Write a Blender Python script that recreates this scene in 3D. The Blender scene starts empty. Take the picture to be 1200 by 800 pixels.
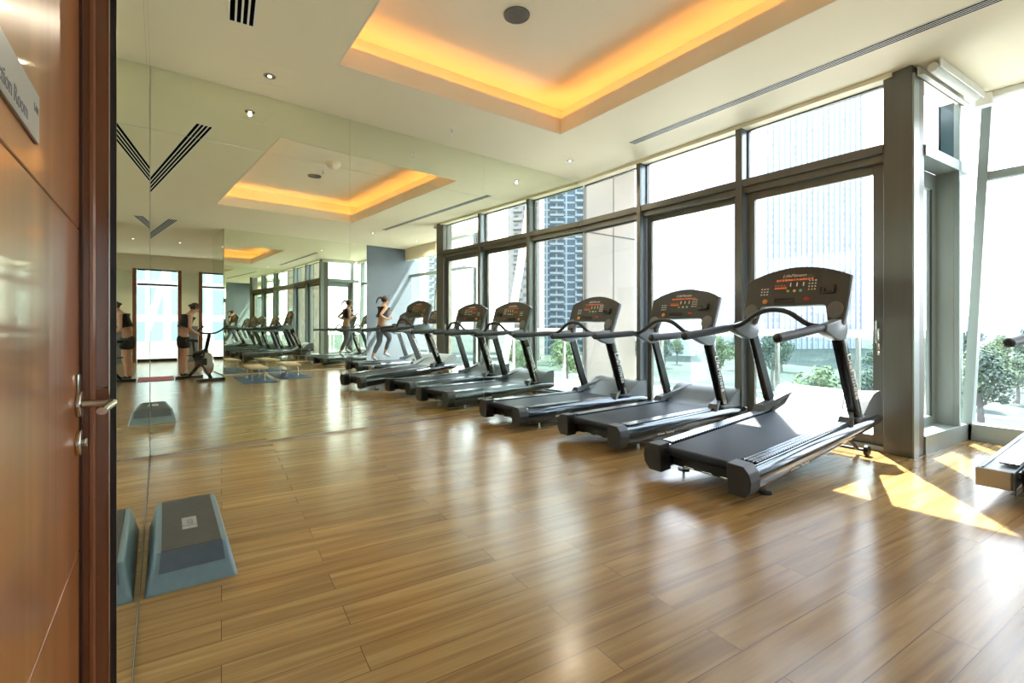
import bpy, bmesh, math, random
from mathutils import Vector, Matrix
from math import sin, cos, pi, radians as R
random.seed(4)
scene = bpy.context.scene
COL = scene.collection

# ------------------------------------------------------------------ camera
CAM_H = 1.15
cd = bpy.data.cameras.new('camera'); cam = bpy.data.objects.new('camera', cd); COL.objects.link(cam)
cam.location = (0, 0, CAM_H); cam.rotation_euler = (R(90), 0, R(54))
cd.sensor_width = 36; cd.lens = 560 / 1200 * 36; cd.shift_y = -18 / 1200
cd.clip_start = 0.02; cd.clip_end = 2000
scene.camera = cam
# ------------------------------------------------------------------ exposure, world, sun
vs = scene.view_settings
vs.view_transform = 'Standard'; vs.look = 'None'; vs.exposure = 2.52; vs.gamma = 1; vs.use_curve_mapping = False
SKY = 1.7
SUN = 6.0
COVE = .27
LAMP = 16.0
w = bpy.data.worlds.new('world'); scene.world = w; w.use_nodes = True
nt = w.node_tree; bg = nt.nodes['Background']
tc = nt.nodes.new('ShaderNodeTexCoord'); sp = nt.nodes.new('ShaderNodeSeparateXYZ')
rp = nt.nodes.new('ShaderNodeValToRGB')
nt.links.new(tc.outputs['Generated'], sp.inputs[0]); nt.links.new(sp.outputs['Z'], rp.inputs[0])
nt.links.new(rp.outputs[0], bg.inputs[0]); bg.inputs[1].default_value = SKY
rp.color_ramp.elements[0].position = 0.0; rp.color_ramp.elements[0].color = (.84, .90, .96, 1)
rp.color_ramp.elements[1].position = .6; rp.color_ramp.elements[1].color = (.72, .86, 1, 1)
e = rp.color_ramp.elements.new(.12); e.color = (.93, .96, 1, 1)
sd = bpy.data.lights.new('sun', 'SUN'); sun = bpy.data.objects.new('sun', sd); COL.objects.link(sun)
sd.energy = SUN; sd.angle = R(.8); sd.color = (1, .95, .87)
_s = Vector((-.59 * cos(R(52)), .81 * cos(R(52)), sin(R(52))))
sun.rotation_euler = _s.to_track_quat('Z', 'Y').to_euler()
sun.location = (0, 20, 30)
scene.cycles.use_denoising = True
scene.cycles.max_bounces = 14; scene.cycles.glossy_bounces = 9; scene.cycles.diffuse_bounces = 5
scene.cycles.transparent_max_bounces = 24
scene.cycles.sample_clamp_indirect = 6
scene.cycles.caustics_reflective = True

# ------------------------------------------------------------------ room numbers
H = 3.42              # ceiling
WY = 5.25             # inner plane of the window wall
GY = 5.40             # its glass
BX = -1.30            # start of the bay
BY = 6.60             # bay front
NX = 2.35             # far mirror wall
MA = Vector((-5.224, -.103)); MB = Vector((-5.461, 5.373))   # left mirror wall line
SK = R(-4.7)          # skew of planks, vents and bay return

# ------------------------------------------------------------------ materials
def mat(name, col, rough=.5, metal=0., spec=.5, coat=0., emis=None, es=0.):
    m = bpy.data.materials.new(name); m.use_nodes = True
    b = m.node_tree.nodes['Principled BSDF']
    b.inputs['Base Color'].default_value = (*col, 1); b.inputs['Roughness'].default_value = rough
    b.inputs['Metallic'].default_value = metal; b.inputs['Specular IOR Level'].default_value = spec
    b.inputs['Coat Weight'].default_value = coat; b.inputs['Coat Roughness'].default_value = .06
    if emis:
        b.inputs['Emission Color'].default_value = (*emis, 1); b.inputs['Emission Strength'].default_value = es
    return m
def N(m, t, **kw):
    n = m.node_tree.nodes.new(t)
    for k, v in kw.items():
        if k in n.inputs: n.inputs[k].default_value = v
        else: setattr(n, k, v)
    return n
def L(m, a, b): m.node_tree.links.new(a, b)
def bsdf(m): return m.node_tree.nodes['Principled BSDF']
def noisy(m, c1, c2, scale=8, stretch=(1, 1, 1), bump=0., detail=5, rough=None):
    tc = N(m, 'ShaderNodeTexCoord'); mp = N(m, 'ShaderNodeMapping'); mp.inputs['Scale'].default_value = stretch
    nz = N(m, 'ShaderNodeTexNoise'); nz.inputs['Scale'].default_value = scale; nz.inputs['Detail'].default_value = detail
    cr = N(m, 'ShaderNodeValToRGB'); cr.color_ramp.elements[0].color = (*c1, 1); cr.color_ramp.elements[1].color = (*c2, 1)
    cr.color_ramp.elements[0].position = .3; cr.color_ramp.elements[1].position = .7
    L(m, tc.outputs['Object'], mp.inputs[0]); L(m, mp.outputs[0], nz.inputs[0]); L(m, nz.outputs['Fac'], cr.inputs[0])
    L(m, cr.outputs[0], bsdf(m).inputs['Base Color'])
    if bump:
        bp = N(m, 'ShaderNodeBump'); bp.inputs['Strength'].default_value = bump; bp.inputs['Distance'].default_value = .002
        L(m, nz.outputs['Fac'], bp.inputs['Height']); L(m, bp.outputs[0], bsdf(m).inputs['Normal'])
    return m

def floor_material():
    m = mat('floor_planks', (.4, .25, .1), .3)
    tc = N(m, 'ShaderNodeTexCoord'); mp = N(m, 'ShaderNodeMapping'); mp.inputs['Rotation'].default_value = (0, 0, R(90) - SK)
    L(m, tc.outputs['Object'], mp.inputs[0])
    # mp: x along the plank, y across it
    br = N(m, 'ShaderNodeTexBrick'); br.offset = .37; br.offset_frequency = 2; br.squash = 1
    br.inputs['Scale'].default_value = 1; br.inputs['Brick Width'].default_value = 1.15; br.inputs['Row Height'].default_value = .146
    br.inputs['Mortar Size'].default_value = .0016; br.inputs['Mortar Smooth'].default_value = .2; br.inputs['Bias'].default_value = 0
    br.inputs['Color1'].default_value = (0, 0, 0, 1); br.inputs['Color2'].default_value = (1, 1, 1, 1); br.inputs['Mortar'].default_value = (.5, .5, .5, 1)
    L(m, mp.outputs[0], br.inputs[0])
    # grain, displaced per plank
    vm = N(m, 'ShaderNodeVectorMath', operation='MULTIPLY_ADD'); vm.inputs[1].default_value = (9, 5, 3)
    L(m, br.outputs['Color'], vm.inputs[0]); L(m, mp.outputs[0], vm.inputs[2])
    st = N(m, 'ShaderNodeMapping'); st.inputs['Scale'].default_value = (.9, 17, 1); L(m, vm.outputs[0], st.inputs[0])
    nz = N(m, 'ShaderNodeTexNoise'); nz.inputs['Scale'].default_value = 1.0; nz.inputs['Detail'].default_value = 4; nz.inputs['Distortion'].default_value = .8
    L(m, st.outputs[0], nz.inputs[0])
    st2 = N(m, 'ShaderNodeMapping'); st2.inputs['Scale'].default_value = (4, 130, 1); L(m, vm.outputs[0], st2.inputs[0])
    nz2 = N(m, 'ShaderNodeTexNoise'); nz2.inputs['Scale'].default_value = 1.0; nz2.inputs['Detail'].default_value = 3; L(m, st2.outputs[0], nz2.inputs[0])
    cr = N(m, 'ShaderNodeValToRGB'); r = cr.color_ramp
    r.elements[0].position = .30; r.elements[0].color = (.215, .122, .040, 1)
    r.elements[1].position = .72; r.elements[1].color = (.385, .256, .108, 1)
    e = r.elements.new(.5); e.color = (.300, .186, .070, 1)
    L(m, nz.outputs['Fac'], cr.inputs[0])
    mx = N(m, 'ShaderNodeMix', data_type='RGBA', blend_type='MULTIPLY'); mx.inputs[0].default_value = .45
    cr2 = N(m, 'ShaderNodeValToRGB'); cr2.color_ramp.elements[0].position = .35; cr2.color_ramp.elements[0].color = (.78, .74, .70, 1); cr2.color_ramp.elements[1].position = .65
    L(m, nz2.outputs['Fac'], cr2.inputs[0]); L(m, cr.outputs[0], mx.inputs[6]); L(m, cr2.outputs[0], mx.inputs[7])
    # per plank value
    mv = N(m, 'ShaderNodeMix', data_type='RGBA', blend_type='MULTIPLY'); mv.inputs[0].default_value = 1
    cr3 = N(m, 'ShaderNodeValToRGB'); cr3.color_ramp.elements[0].color = (.84, .82, .78, 1); cr3.color_ramp.elements[1].color = (1.08, 1.08, 1.08, 1)
    L(m, br.outputs['Color'], cr3.inputs[0]); L(m, mx.outputs[2], mv.inputs[6]); L(m, cr3.outputs[0], mv.inputs[7])
    # joints
    jt = N(m, 'ShaderNodeMix', data_type='RGBA'); jt.inputs[7].default_value = (.09, .045, .015, 1)
    L(m, br.outputs['Fac'], jt.inputs[0]); L(m, mv.outputs[2], jt.inputs[6]); L(m, jt.outputs[2], bsdf(m).inputs['Base Color'])
    rr = N(m, 'ShaderNodeMapRange'); rr.inputs['To Min'].default_value = .15; rr.inputs['To Max'].default_value = .27
    L(m, nz2.outputs['Fac'], rr.inputs[0]); L(m, rr.outputs[0], bsdf(m).inputs['Roughness'])
    bp = N(m, 'ShaderNodeBump'); bp.inputs['Strength'].default_value = .06; bp.inputs['Distance'].default_value = .003
    ad = N(m, 'ShaderNodeMath', operation='SUBTRACT'); L(m, nz2.outputs['Fac'], ad.inputs[0]); L(m, br.outputs['Fac'], ad.inputs[1])
    L(m, ad.outputs[0], bp.inputs['Height']); L(m, bp.outputs[0], bsdf(m).inputs['Normal'])
    bsdf(m).inputs['Specular IOR Level'].default_value = .40
    return m

def wood(name, c1, c2, rough=.3, coat=.6, sx=18, sz=.7):
    m = noisy(mat(name, c1, rough, coat=coat), c1, c2, 1.6, (sx, sx, sz), 0, 6); return m

def glass_material(name, tint=(.97, .99, 1), refl=1.45):
    m = bpy.data.materials.new(name); m.use_nodes = True; t = m.node_tree
    for n in list(t.nodes): t.nodes.remove(n)
    o = N(m, 'ShaderNodeOutputMaterial'); tr = N(m, 'ShaderNodeBsdfTransparent'); tr.inputs[0].default_value = (*tint, 1)
    gl = N(m, 'ShaderNodeBsdfGlossy'); gl.inputs['Roughness'].default_value = .0; gl.inputs[0].default_value = (.9, .95, 1, 1)
    lw = N(m, 'ShaderNodeLayerWeight'); lw.inputs[0].default_value = .5; pw = N(m, 'ShaderNodeMath', operation='POWER'); pw.inputs[1].default_value = 5
    fr = N(m, 'ShaderNodeMath', operation='MULTIPLY_ADD'); fr.inputs[1].default_value = .9; fr.inputs[2].default_value = .025; mx = N(m, 'ShaderNodeMixShader')
    L(m, lw.outputs['Facing'], pw.inputs[0]); L(m, pw.outputs[0], fr.inputs[0])
    L(m, fr.outputs[0], mx.inputs[0]); L(m, tr.outputs[0], mx.inputs[1]); L(m, gl.outputs[0], mx.inputs[2]); L(m, mx.outputs[0], o.inputs[0])
    return m

def facade_material(name, wall, glass, fx, fz, mortar=.25):
    m = mat(name, wall, .6)
    tc = N(m, 'ShaderNodeTexCoord'); sx = N(m, 'ShaderNodeSeparateXYZ'); cb = N(m, 'ShaderNodeCombineXYZ')
    ad = N(m, 'ShaderNodeMath', operation='ADD')
    L(m, tc.outputs['Object'], sx.inputs[0]); L(m, sx.outputs['X'], ad.inputs[0]); L(m, sx.outputs['Y'], ad.inputs[1])
    L(m, ad.outputs[0], cb.inputs[0]); L(m, sx.outputs['Z'], cb.inputs[1])
    br = N(m, 'ShaderNodeTexBrick'); br.offset = 0; L(m, cb.outputs[0], br.inputs[0])
    br.inputs['Scale'].default_value = 1; br.inputs['Brick Width'].default_value = fx; br.inputs['Row Height'].default_value = fz
    br.inputs['Mortar Size'].default_value = mortar; br.inputs['Mortar Smooth'].default_value = 0
    g2 = tuple(c * .75 for c in glass)
    br.inputs['Color1'].default_value = (*glass, 1); br.inputs['Color2'].default_value = (*g2, 1); br.inputs['Mortar'].default_value = (*wall, 1)
    L(m, br.outputs['Color'], bsdf(m).inputs['Base Color'])
    return m

M = dict(
    floor=floor_material(),
    ceiling=noisy(mat('ceiling_paint', (.8, .75, .58), .85), (.87, .785, .60), (.88, .795, .61), 3),
    cove=noisy(mat('cove_paint', (.8, .74, .6), .85), (.80, .74, .60), (.82, .76, .62), 3),
    wall=noisy(mat('wall_paint', (.75, .72, .62), .8), (.74, .71, .61), (.76, .73, .63), 4),
    grey_wall=noisy(mat('grey_wall_panel', (.1, .13, .16), .45), (.10, .125, .155), (.115, .14, .17), 2),
    mirror=noisy(mat('mirror_silver', (.86, .90, .79), .0, 1), (.855, .90, .785), (.86, .905, .795), 1),
    void=mat('dark_slot_void', (.006, .006, .006), 1, 0, 0),
    edge=mat('mirror_edge', (.42, .44, .38), .4, .3),
    black=noisy(mat('black_plastic', (.012, .012, .014), .35), (.010, .010, .012), (.016, .016, .018), 30),
    alu=noisy(mat('bronze_grey_aluminium', (.12, .115, .10), .38, .3), (.125, .122, .105), (.14, .135, .118), 14, (1, 1, .05)),
    alu_side=noisy(mat('blue_grey_aluminium', (.20, .24, .28), .3, .5), (.19, .235, .27), (.21, .25, .29), 10, (1, 1, .05)),
    alu_green=noisy(mat('pale_grey_green_aluminium', (.3, .36, .34), .35, .3), (.27, .32, .31), (.30, .35, .335), 10, (1, 1, .05)),
    teal=mat('teal_spandrel_glass', (.055, .10, .12), .15),
    glass=glass_material('clear_window_glass'),
    rail_glass=glass_material('green_railing_glass', (.88, .95, .92)),
    white=noisy(mat('white_paint', (.8, .79, .74), .5), (.78, .77, .72), (.82, .81, .76), 6),
    led=mat('warm_led', (1, .5, .15), .5, emis=(1, .45, .12), es=2),
    lamp=mat('downlight_glow', (1, .95, .85), .5, emis=(1, .9, .7), es=1.2),
    door_wood=wood('door_veneer', (.23, .078, .022), (.36, .132, .042), .30, .4),
    jamb_wood=wood('jamb_veneer', (.22, .075, .032), (.32, .12, .05)),
    dark_wood=wood('dark_rebate_wood', (.035, .008, .004), (.055, .014, .006), .5, .1),
    brown_wood=wood('brown_post_wood', (.16, .06, .03), (.22, .09, .04), .4, .2),
    steel=noisy(mat('brushed_steel', (.6, .58, .55), .22, 1), (.58, .56, .52), (.66, .64, .6), 40),
    sign=mat('sign_plate', (.36, .37, .36), .35, .4),
    ink=mat('sign_ink', (.17, .17, .17), .6),
    barrel=mat('treadmill_barrel', (.022, .032, .042), .16, .55, coat=.9),
    cap=noisy(mat('treadmill_end_cap', (.035, .04, .045), .45), (.022, .025, .029), (.028, .031, .036), 60),
    belt=noisy(mat('running_belt_rubber', (.016, .02, .027), .5, 0, .18), (.012, .017, .027), (.019, .025, .036), 120, bump=.2),
    end_tan=mat('tan_end_plate', (.30, .25, .19), .4, .4),
    tread=None,
    hood=noisy(mat('motor_hood_plastic', (.12, .14, .15), .42, 0, .35), (.082, .098, .106), (.095, .11, .118), 20),
    console=noisy(mat('console_plastic', (.045, .043, .040), .38), (.046, .048, .047), (.054, .056, .055), 50),
    console_edge=mat('console_edge_plastic', (.09, .10, .11), .3),
    upright=mat('upright_dark_bronze', (.035, .030, .024), .18, .75, coat=.5),
    upright_in=mat('upright_black_insert', (.010, .012, .015), .3),
    grip=noisy(mat('handrail_rubber', (.05, .055, .06), .55, 0, .3), (.032, .035, .038), (.040, .043, .047), 60),
    bracket=mat('bracket_grey', (.13, .16, .18), .3),
    disc=noisy(mat('speaker_disc', (.10, .10, .10), .5), (.12, .12, .118), (.15, .15, .148), 300),
    white_ink=mat('white_print', (.75, .75, .72), .5),
    orange=mat('orange_led_text', (.42, .10, .04), .5, emis=(1, .20, .05), es=.08),
    orange_knob=mat('orange_button', (.75, .28, .05), .4),
    red=mat('red_button', (.5, .03, .02), .4),
    yellow=mat('yellow_button', (.75, .6, .15), .4), green=mat('green_button', (.3, .45, .12), .4), cyan=mat('cyan_button', (.25, .55, .6), .4),
    step_blue=noisy(mat('step_blue_plastic', (.10, .17, .21), .4), (.105, .165, .205), (.12, .185, .225), 30),
    step_insert=noisy(mat('step_dark_insert', (.05, .07, .10), .5), (.05, .068, .095), (.06, .08, .11), 30),
    step_top=noisy(mat('step_rubber_top', (.03, .03, .028), .6), (.016, .0155, .014), (.028, .026, .023), 14, bump=.6),
    plate=mat('step_label_plate', (.30, .31, .32), .35, .3),
    skin=noisy(mat('skin', (.50, .27, .17), .5), (.48, .26, .165), (.54, .30, .19), 12),
    hair=noisy(mat('dark_brown_hair', (.03, .015, .01), .5), (.03, .014, .009), (.055, .026, .016), 40),
    cloth_black=noisy(mat('black_sportswear', (.012, .012, .014), .7), (.011, .011, .013), (.018, .018, .02), 40),
    cloth_grey=noisy(mat('grey_leggings', (.10, .12, .15), .7), (.09, .11, .14), (.13, .15, .18), 20),
    shoe=mat('pale_trainer', (.6, .62, .65), .6),
    mat_blue=noisy(mat('blue_mat_foam', (.05, .11, .20), .7), (.045, .10, .19), (.06, .125, .22), 30),
    mat_pink=noisy(mat('pink_mat_foam', (.5, .10, .14), .7), (.48, .09, .13), (.55, .12, .16), 30),
    bench_wood=noisy(mat('pale_bench_wood', (.65, .52, .33), .45), (.60, .47, .29), (.70, .57, .38), 4, (1, 12, 1)),
    pylon=noisy(mat('beige_stone_cladding', (.25, .22, .185), .7), (.235, .205, .172), (.265, .232, .195), 1.2),
    seam=mat('dark_seam', (.05, .045, .04), .7),
    terrace=noisy(mat('terrace_paving', (.6, .58, .54), .7), (.70, .68, .64), (.78, .76, .72), 3),
    ground=noisy(mat('park_ground', (.2, .3, .18), .9), (.052, .064, .057), (.088, .098, .092), .05),  # park green paled by haze painted into the colour
    road=mat('pale_road', (.13, .14, .155), .8),
    leaf=noisy(mat('park_leaves', (.10, .19, .10), .8), (.055, .078, .062), (.105, .132, .105), 2.5),  # distance haze is painted into the leaf colours
    leaf2=noisy(mat('park_leaves_yellow', (.3, .36, .14), .8), (.085, .12, .07), (.15, .18, .105), 2.5),  # yellower leaves, haze painted in as well
    trunk=noisy(mat('tree_trunk', (.1, .09, .08), .9), (.09, .085, .08), (.13, .12, .11), 9),
    glass_dark=mat('bike_wheel_steel', (.55, .57, .6), .25, .9),
)
def tread_material():
    m = mat('dimpled_foot_tread', (.30, .34, .39), .22, .6)
    tc = N(m, 'ShaderNodeTexCoord'); mp = N(m, 'ShaderNodeMapping'); mp.inputs['Scale'].default_value = (1, 1, 0); vo = N(m, 'ShaderNodeTexVoronoi'); vo.inputs['Scale'].default_value = 32; vo.inputs['Randomness'].default_value = .0
    L(m, tc.outputs['Object'], mp.inputs[0]); L(m, mp.outputs[0], vo.inputs[0]); cr = N(m, 'ShaderNodeValToRGB')
    cr.color_ramp.elements[0].position = .36; cr.color_ramp.elements[0].color = (.02, .026, .035, 1)
    cr.color_ramp.elements[1].position = .42; cr.color_ramp.elements[1].color = (.42, .47, .53, 1)
    L(m, vo.outputs['Distance'], cr.inputs[0]); L(m, cr.outputs[0], bsdf(m).inputs['Base Color']); return m
for k_ in ('ground', 'road', 'leaf', 'leaf2', 'terrace', 'trunk'): bsdf(M[k_]).inputs['Specular IOR Level'].default_value = 0
M['tread'] = tread_material()

# ------------------------------------------------------------------ mesh helpers
def rotz(v, a): return Vector((v[0] * cos(a) - v[1] * sin(a), v[0] * sin(a) + v[1] * cos(a), v[2]))
def add_box(bm, a, b, bev=0., seg=2, mtx=None):
    t = bmesh.new(); bmesh.ops.create_cube(t, size=1)
    sx, sy, sz = (abs(b[i] - a[i]) for i in range(3)); c = [(a[i] + b[i]) / 2 for i in range(3)]
    for v in t.verts: v.co = Vector((v.co.x * sx + c[0], v.co.y * sy + c[1], v.co.z * sz + c[2]))
    if bev: bmesh.ops.bevel(t, geom=t.edges[:], offset=bev, segments=seg, affect='EDGES', profile=.5)
    if mtx: bmesh.ops.transform(t, matrix=mtx, verts=t.verts[:])
    me = bpy.data.meshes.new('tmp'); t.to_mesh(me); t.free(); bm.from_mesh(me); bpy.data.meshes.remove(me)
def add_prism(bm, pts, plane, lo, hi, bev=0., seg=2, mtx=None):
    """pts 2D outline; plane 'xy','yz','xz'; extruded lo..hi on the remaining axis"""
    t = bmesh.new()
    def P(p, d):
        return {'xy': (p[0], p[1], d), 'yz': (d, p[0], p[1]), 'xz': (p[0], d, p[1])}[plane]
    A = [t.verts.new(P(p, lo)) for p in pts]; B = [t.verts.new(P(p, hi)) for p in pts]; n = len(pts)
    t.faces.new(A[::-1]); t.faces.new(B)
    for i in range(n): t.faces.new((A[i], A[(i + 1) % n], B[(i + 1) % n], B[i]))
    bmesh.ops.recalc_face_normals(t, faces=t.faces[:])
    if bev: bmesh.ops.bevel(t, geom=[e for e in t.edges], offset=bev, segments=seg, affect='EDGES', profile=.5, clamp_overlap=True)
    if mtx: bmesh.ops.transform(t, matrix=mtx, verts=t.verts[:])
    me = bpy.data.meshes.new('tmp'); t.to_mesh(me); t.free(); bm.from_mesh(me); bpy.data.meshes.remove(me)
def add_loft(bm, rings, cap=True, closed=True):
    V = [[bm.verts.new(p) for p in r] for r in rings]; n = len(rings[0])
    for i in range(len(V) - 1):
        for j in range(n if closed else n - 1):
            k = (j + 1) % n; bm.faces.new((V[i][j], V[i][k], V[i + 1][k], V[i + 1][j]))
    if cap and closed:
        bm.faces.new(V[0][::-1]); bm.faces.new(V[-1])
def smooth_path(pts, n=6):
    pts = [Vector(p) for p in pts]; out = []
    P = [pts[0]] + pts + [pts[-1]]
    for i in range(1, len(P) - 2):
        for k in range(n):
            t = k / n; a, b, c, d = P[i - 1], P[i], P[i + 1], P[i + 2]
            out.append(.5 * ((2 * b) + (c - a) * t + (2 * a - 5 * b + 4 * c - d) * t * t + (3 * b - a - 3 * c + d) * t ** 3))
    out.append(pts[-1]); return out
def add_tube(bm, pts, r, seg=12, flat=1.0):
    pts = [Vector(p) for p in pts]; rings = []; up = Vector((0, 0, 1)); prev = None
    for i, p in enumerate(pts):
        d = (pts[min(i + 1, len(pts) - 1)] - pts[max(i - 1, 0)]).normalized()
        if prev is None:
            a = d.cross(up); a = d.cross(Vector((1, 0, 0))) if a.length < .1 else a
        else: a = prev - d * prev.dot(d)
        a.normalize(); b = d.cross(a).normalized(); prev = a; rr = r[i] if isinstance(r, (list, tuple)) else r
        rings.append([p + a * rr * cos(2 * pi * k / seg) + b * rr * flat * sin(2 * pi * k / seg) for k in range(seg)])
    add_loft(bm, rings)
def add_cyl(bm, c, axis, r, h, seg=24, bev=0.):
    c = Vector(c); ax = Vector(axis).normalized(); q = Vector((0, 0, 1)).rotation_difference(ax).to_matrix().to_4x4()
    t = bmesh.new(); bmesh.ops.create_cone(t, cap_ends=True, segments=seg, radius1=r, radius2=r, depth=h)
    if bev: bmesh.ops.bevel(t, geom=[e for e in t.edges if len(e.link_faces) == 2 and any(len(f.verts) > 4 for f in e.link_faces)], offset=bev, segments=3, affect='EDGES', profile=.5)
    bmesh.ops.transform(t, matrix=Matrix.Translation(c) @ q, verts=t.verts[:])
    me = bpy.data.meshes.new('tmp'); t.to_mesh(me); t.free(); bm.from_mesh(me); bpy.data.meshes.remove(me)
def add_ball(bm, c, r, sub=2, sc=(1, 1, 1)):
    t = bmesh.new(); bmesh.ops.create_icosphere(t, subdivisions=sub, radius=1)
    for v in t.verts: v.co = Vector((c[0] + v.co.x * r * sc[0], c[1] + v.co.y * r * sc[1], c[2] + v.co.z * r * sc[2]))
    me = bpy.data.meshes.new('tmp'); t.to_mesh(me); t.free(); bm.from_mesh(me); bpy.data.meshes.remove(me)
def obj(name, bm, m, parent=None, smooth=False, kind=None, label=None):
    bmesh.ops.recalc_face_normals(bm, faces=bm.faces[:])
    me = bpy.data.meshes.new(name); bm.to_mesh(me); bm.free()
    if smooth:
        for p in me.polygons: p.use_smooth = True
        try: me.set_sharp_from_angle(angle=R(38))
        except Exception: pass
    me.materials.append(M[m] if isinstance(m, str) else m)
    o = bpy.data.objects.new(name, me); COL.objects.link(o)
    if parent: o.parent = parent
    if kind: o['kind'] = kind
    if label: o['label'] = label
    return o
def tag(o, label, cat, group=None, kind=None):
    o['label'] = label; o['category'] = cat
    if group: o['group'] = group
    if kind: o['kind'] = kind
    return o
def thing(name, label, cat, loc=(0, 0, 0), rz=0, group=None):
    o = bpy.data.objects.new(name, None); o.empty_display_size = .1; COL.objects.link(o)
    o.location = loc; o.rotation_euler = (0, 0, rz); return tag(o, label, cat, group)
def structure(name, bm, m, parent=None, smooth=False): return obj(name, bm, m, parent, smooth, 'structure')
def struct_root(name, loc=(0, 0, 0), rz=0):
    o = bpy.data.objects.new(name, None); o.empty_display_size = .1; COL.objects.link(o); o.location = loc; o.rotation_euler = (0, 0, rz); o['kind'] = 'structure'; return o
def copy_tree(o, parent=None):
    c = o.copy(); COL.objects.link(c); c.parent = parent
    for ch in list(o.children): copy_tree(ch, c)
    return c
def box(name, a, b, m, parent=None, bev=0., smooth=False, kind=None, label=None):
    bm = bmesh.new(); add_box(bm, a, b, bev); return obj(name, bm, m, parent, smooth, kind, label)
def sbox(name, a, b, m, parent=None, bev=0.): return box(name, a, b, m, parent, bev, kind='structure')
def text_mesh(name, s, size, m, mtx, parent=None, shear=0., ext=.0006, width=None):
    cu = bpy.data.curves.new('t', 'FONT'); cu.body = s; cu.size = size; cu.extrude = ext; cu.shear = shear; cu.align_x = 'CENTER'; cu.align_y = 'CENTER'
    t = bpy.data.objects.new('t', cu); COL.objects.link(t); dg = bpy.context.evaluated_depsgraph_get(); dg.update()
    me = bpy.data.meshes.new_from_object(t.evaluated_get(dg)); bpy.data.objects.remove(t); bpy.data.curves.remove(cu)
    if width:
        xs = [v.co.x for v in me.vertices]; k = width / (max(xs) - min(xs))
        for v in me.vertices: v.co.x *= k
    me.transform(mtx); me.materials.clear(); me.materials.append(M[m]); me.name = name
    o = bpy.data.objects.new(name, me); COL.objects.link(o)
    if parent: o.parent = parent
    return o
def skin_mesh(name, pts, edges, radii, m, parent=None, sub=2, root=0):
    me = bpy.data.meshes.new('s'); me.from_pydata(pts, edges, []); o = bpy.data.objects.new('s', me); COL.objects.link(o)
    md = o.modifiers.new('skin', 'SKIN'); md.use_smooth_shade = True; sb = o.modifiers.new('sub', 'SUBSURF'); sb.levels = sub; sb.render_levels = sub
    for i, r in enumerate(radii):
        d = me.skin_vertices[0].data[i]; d.radius = (r, r) if not isinstance(r, tuple) else r; d.use_root = (i == root)
    dg = bpy.context.evaluated_depsgraph_get(); dg.update()
    me2 = bpy.data.meshes.new_from_object(o.evaluated_get(dg)); bpy.data.objects.remove(o); bpy.data.meshes.remove(me)
    me2.name = name
    for p in me2.polygons: p.use_smooth = True
    me2.materials.clear(); me2.materials.append(M[m]); q = bpy.data.objects.new(name, me2); COL.objects.link(q)
    if parent: q.parent = parent
    return q

# ================================================================== STRUCTURE
bm = bmesh.new()
add_prism(bm, [(-5.6, -.4), (9.2, -.4), (9.2, 4.2), (3.9, 4.2), (3.9, 5.2), (2.8, 5.2), (2.8, BY + .35), (-1.35, BY + .35), (-1.45, WY + .28), (-5.75, WY + .28)], 'xy', -.12, 0)
structure('floor', bm, 'floor')

# ceiling with the cove opening
CX0, CX1, CY0, CY1 = -4.24, -.15, 1.22, 3.79
bm = bmesh.new()
for a, b in (((-5.8, -.4), (CX0, 5.55)), ((CX1, -.4), (9.2, 5.55)), ((CX0, -.4), (CX1, CY0)), ((CX0, CY1), (CX1, 5.55)), ((-1.42, 5.55), (2.8, BY + .35))):
    add_box(bm, (a[0], a[1], H), (b[0], b[1], H + .05))
structure('ceiling', bm, 'ceiling')
bm = bmesh.new(); tw = .24; zt = H + .43
for a, b in (((CX0 - .013, CY0 - .013), (CX0 + .003, CY1 + .013)), ((CX1 - .003, CY0 - .013), (CX1 + .013, CY1 + .013)), ((CX0, CY0 - .013), (CX1, CY0 + .003)), ((CX0, CY1 - .003), (CX1, CY1 + .013))):
    add_box(bm, (a[0], a[1], H - .002), (b[0], b[1], H + .185))
for a, b in (((CX0 - tw - .05, CY0 - tw), (CX0 - tw, CY1 + tw)), ((CX1 + tw, CY0 - tw), (CX1 + tw + .05, CY1 + tw)), ((CX0 - tw, CY0 - tw - .05), (CX1 + tw, CY0 - tw)), ((CX0 - tw, CY1 + tw), (CX1 + tw, CY1 + tw + .05))):
    add_box(bm, (a[0], a[1], H + .05), (b[0], b[1], zt))
add_box(bm, (CX0 - tw - .05, CY0 - tw - .05, zt), (CX1 + tw + .05, CY1 + tw + .05, zt + .05))
structure('trim_1', bm, 'cove')
# LED strips lying in the four troughs
def led(name, c, sx, sy, lab):
    bm = bmesh.new(); add_box(bm, (c[0] - sx / 2, c[1] - sy / 2, H + .055), (c[0] + sx / 2, c[1] + sy / 2, H + .075), .004)
    tag(obj(name, bm, 'led'), lab, 'light strip', 'warm light strips hidden in the ceiling cove')
    ld = bpy.data.lights.new('cove_light', 'AREA'); ld.shape = 'RECTANGLE'; ld.size = max(sx, .06); ld.size_y = max(sy, .06)
    ld.energy = COVE * max(sx, sy) / 3; ld.color = (1, .46, .13)
    lo = bpy.data.objects.new('cove_light', ld); COL.objects.link(lo); lo.location = (c[0], c[1], H + .10); lo.rotation_euler = (pi, 0, 0)
mx_, my_ = (CX0 + CX1) / 2, (CY0 + CY1) / 2
led('light_strip', (CX0 - .12, my_), .03, CY1 - CY0 + .2, 'warm light strip hidden along the mirror side of the ceiling cove')
led('light_strip', (CX1 + .12, my_), .03, CY1 - CY0 + .2, 'warm light strip hidden on the far side of the cove, opposite the long mirror')
led('light_strip', (mx_, CY0 - .12), CX1 - CX0 + .2, .03, 'warm light strip hidden on the cove side nearest the wooden door')
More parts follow.
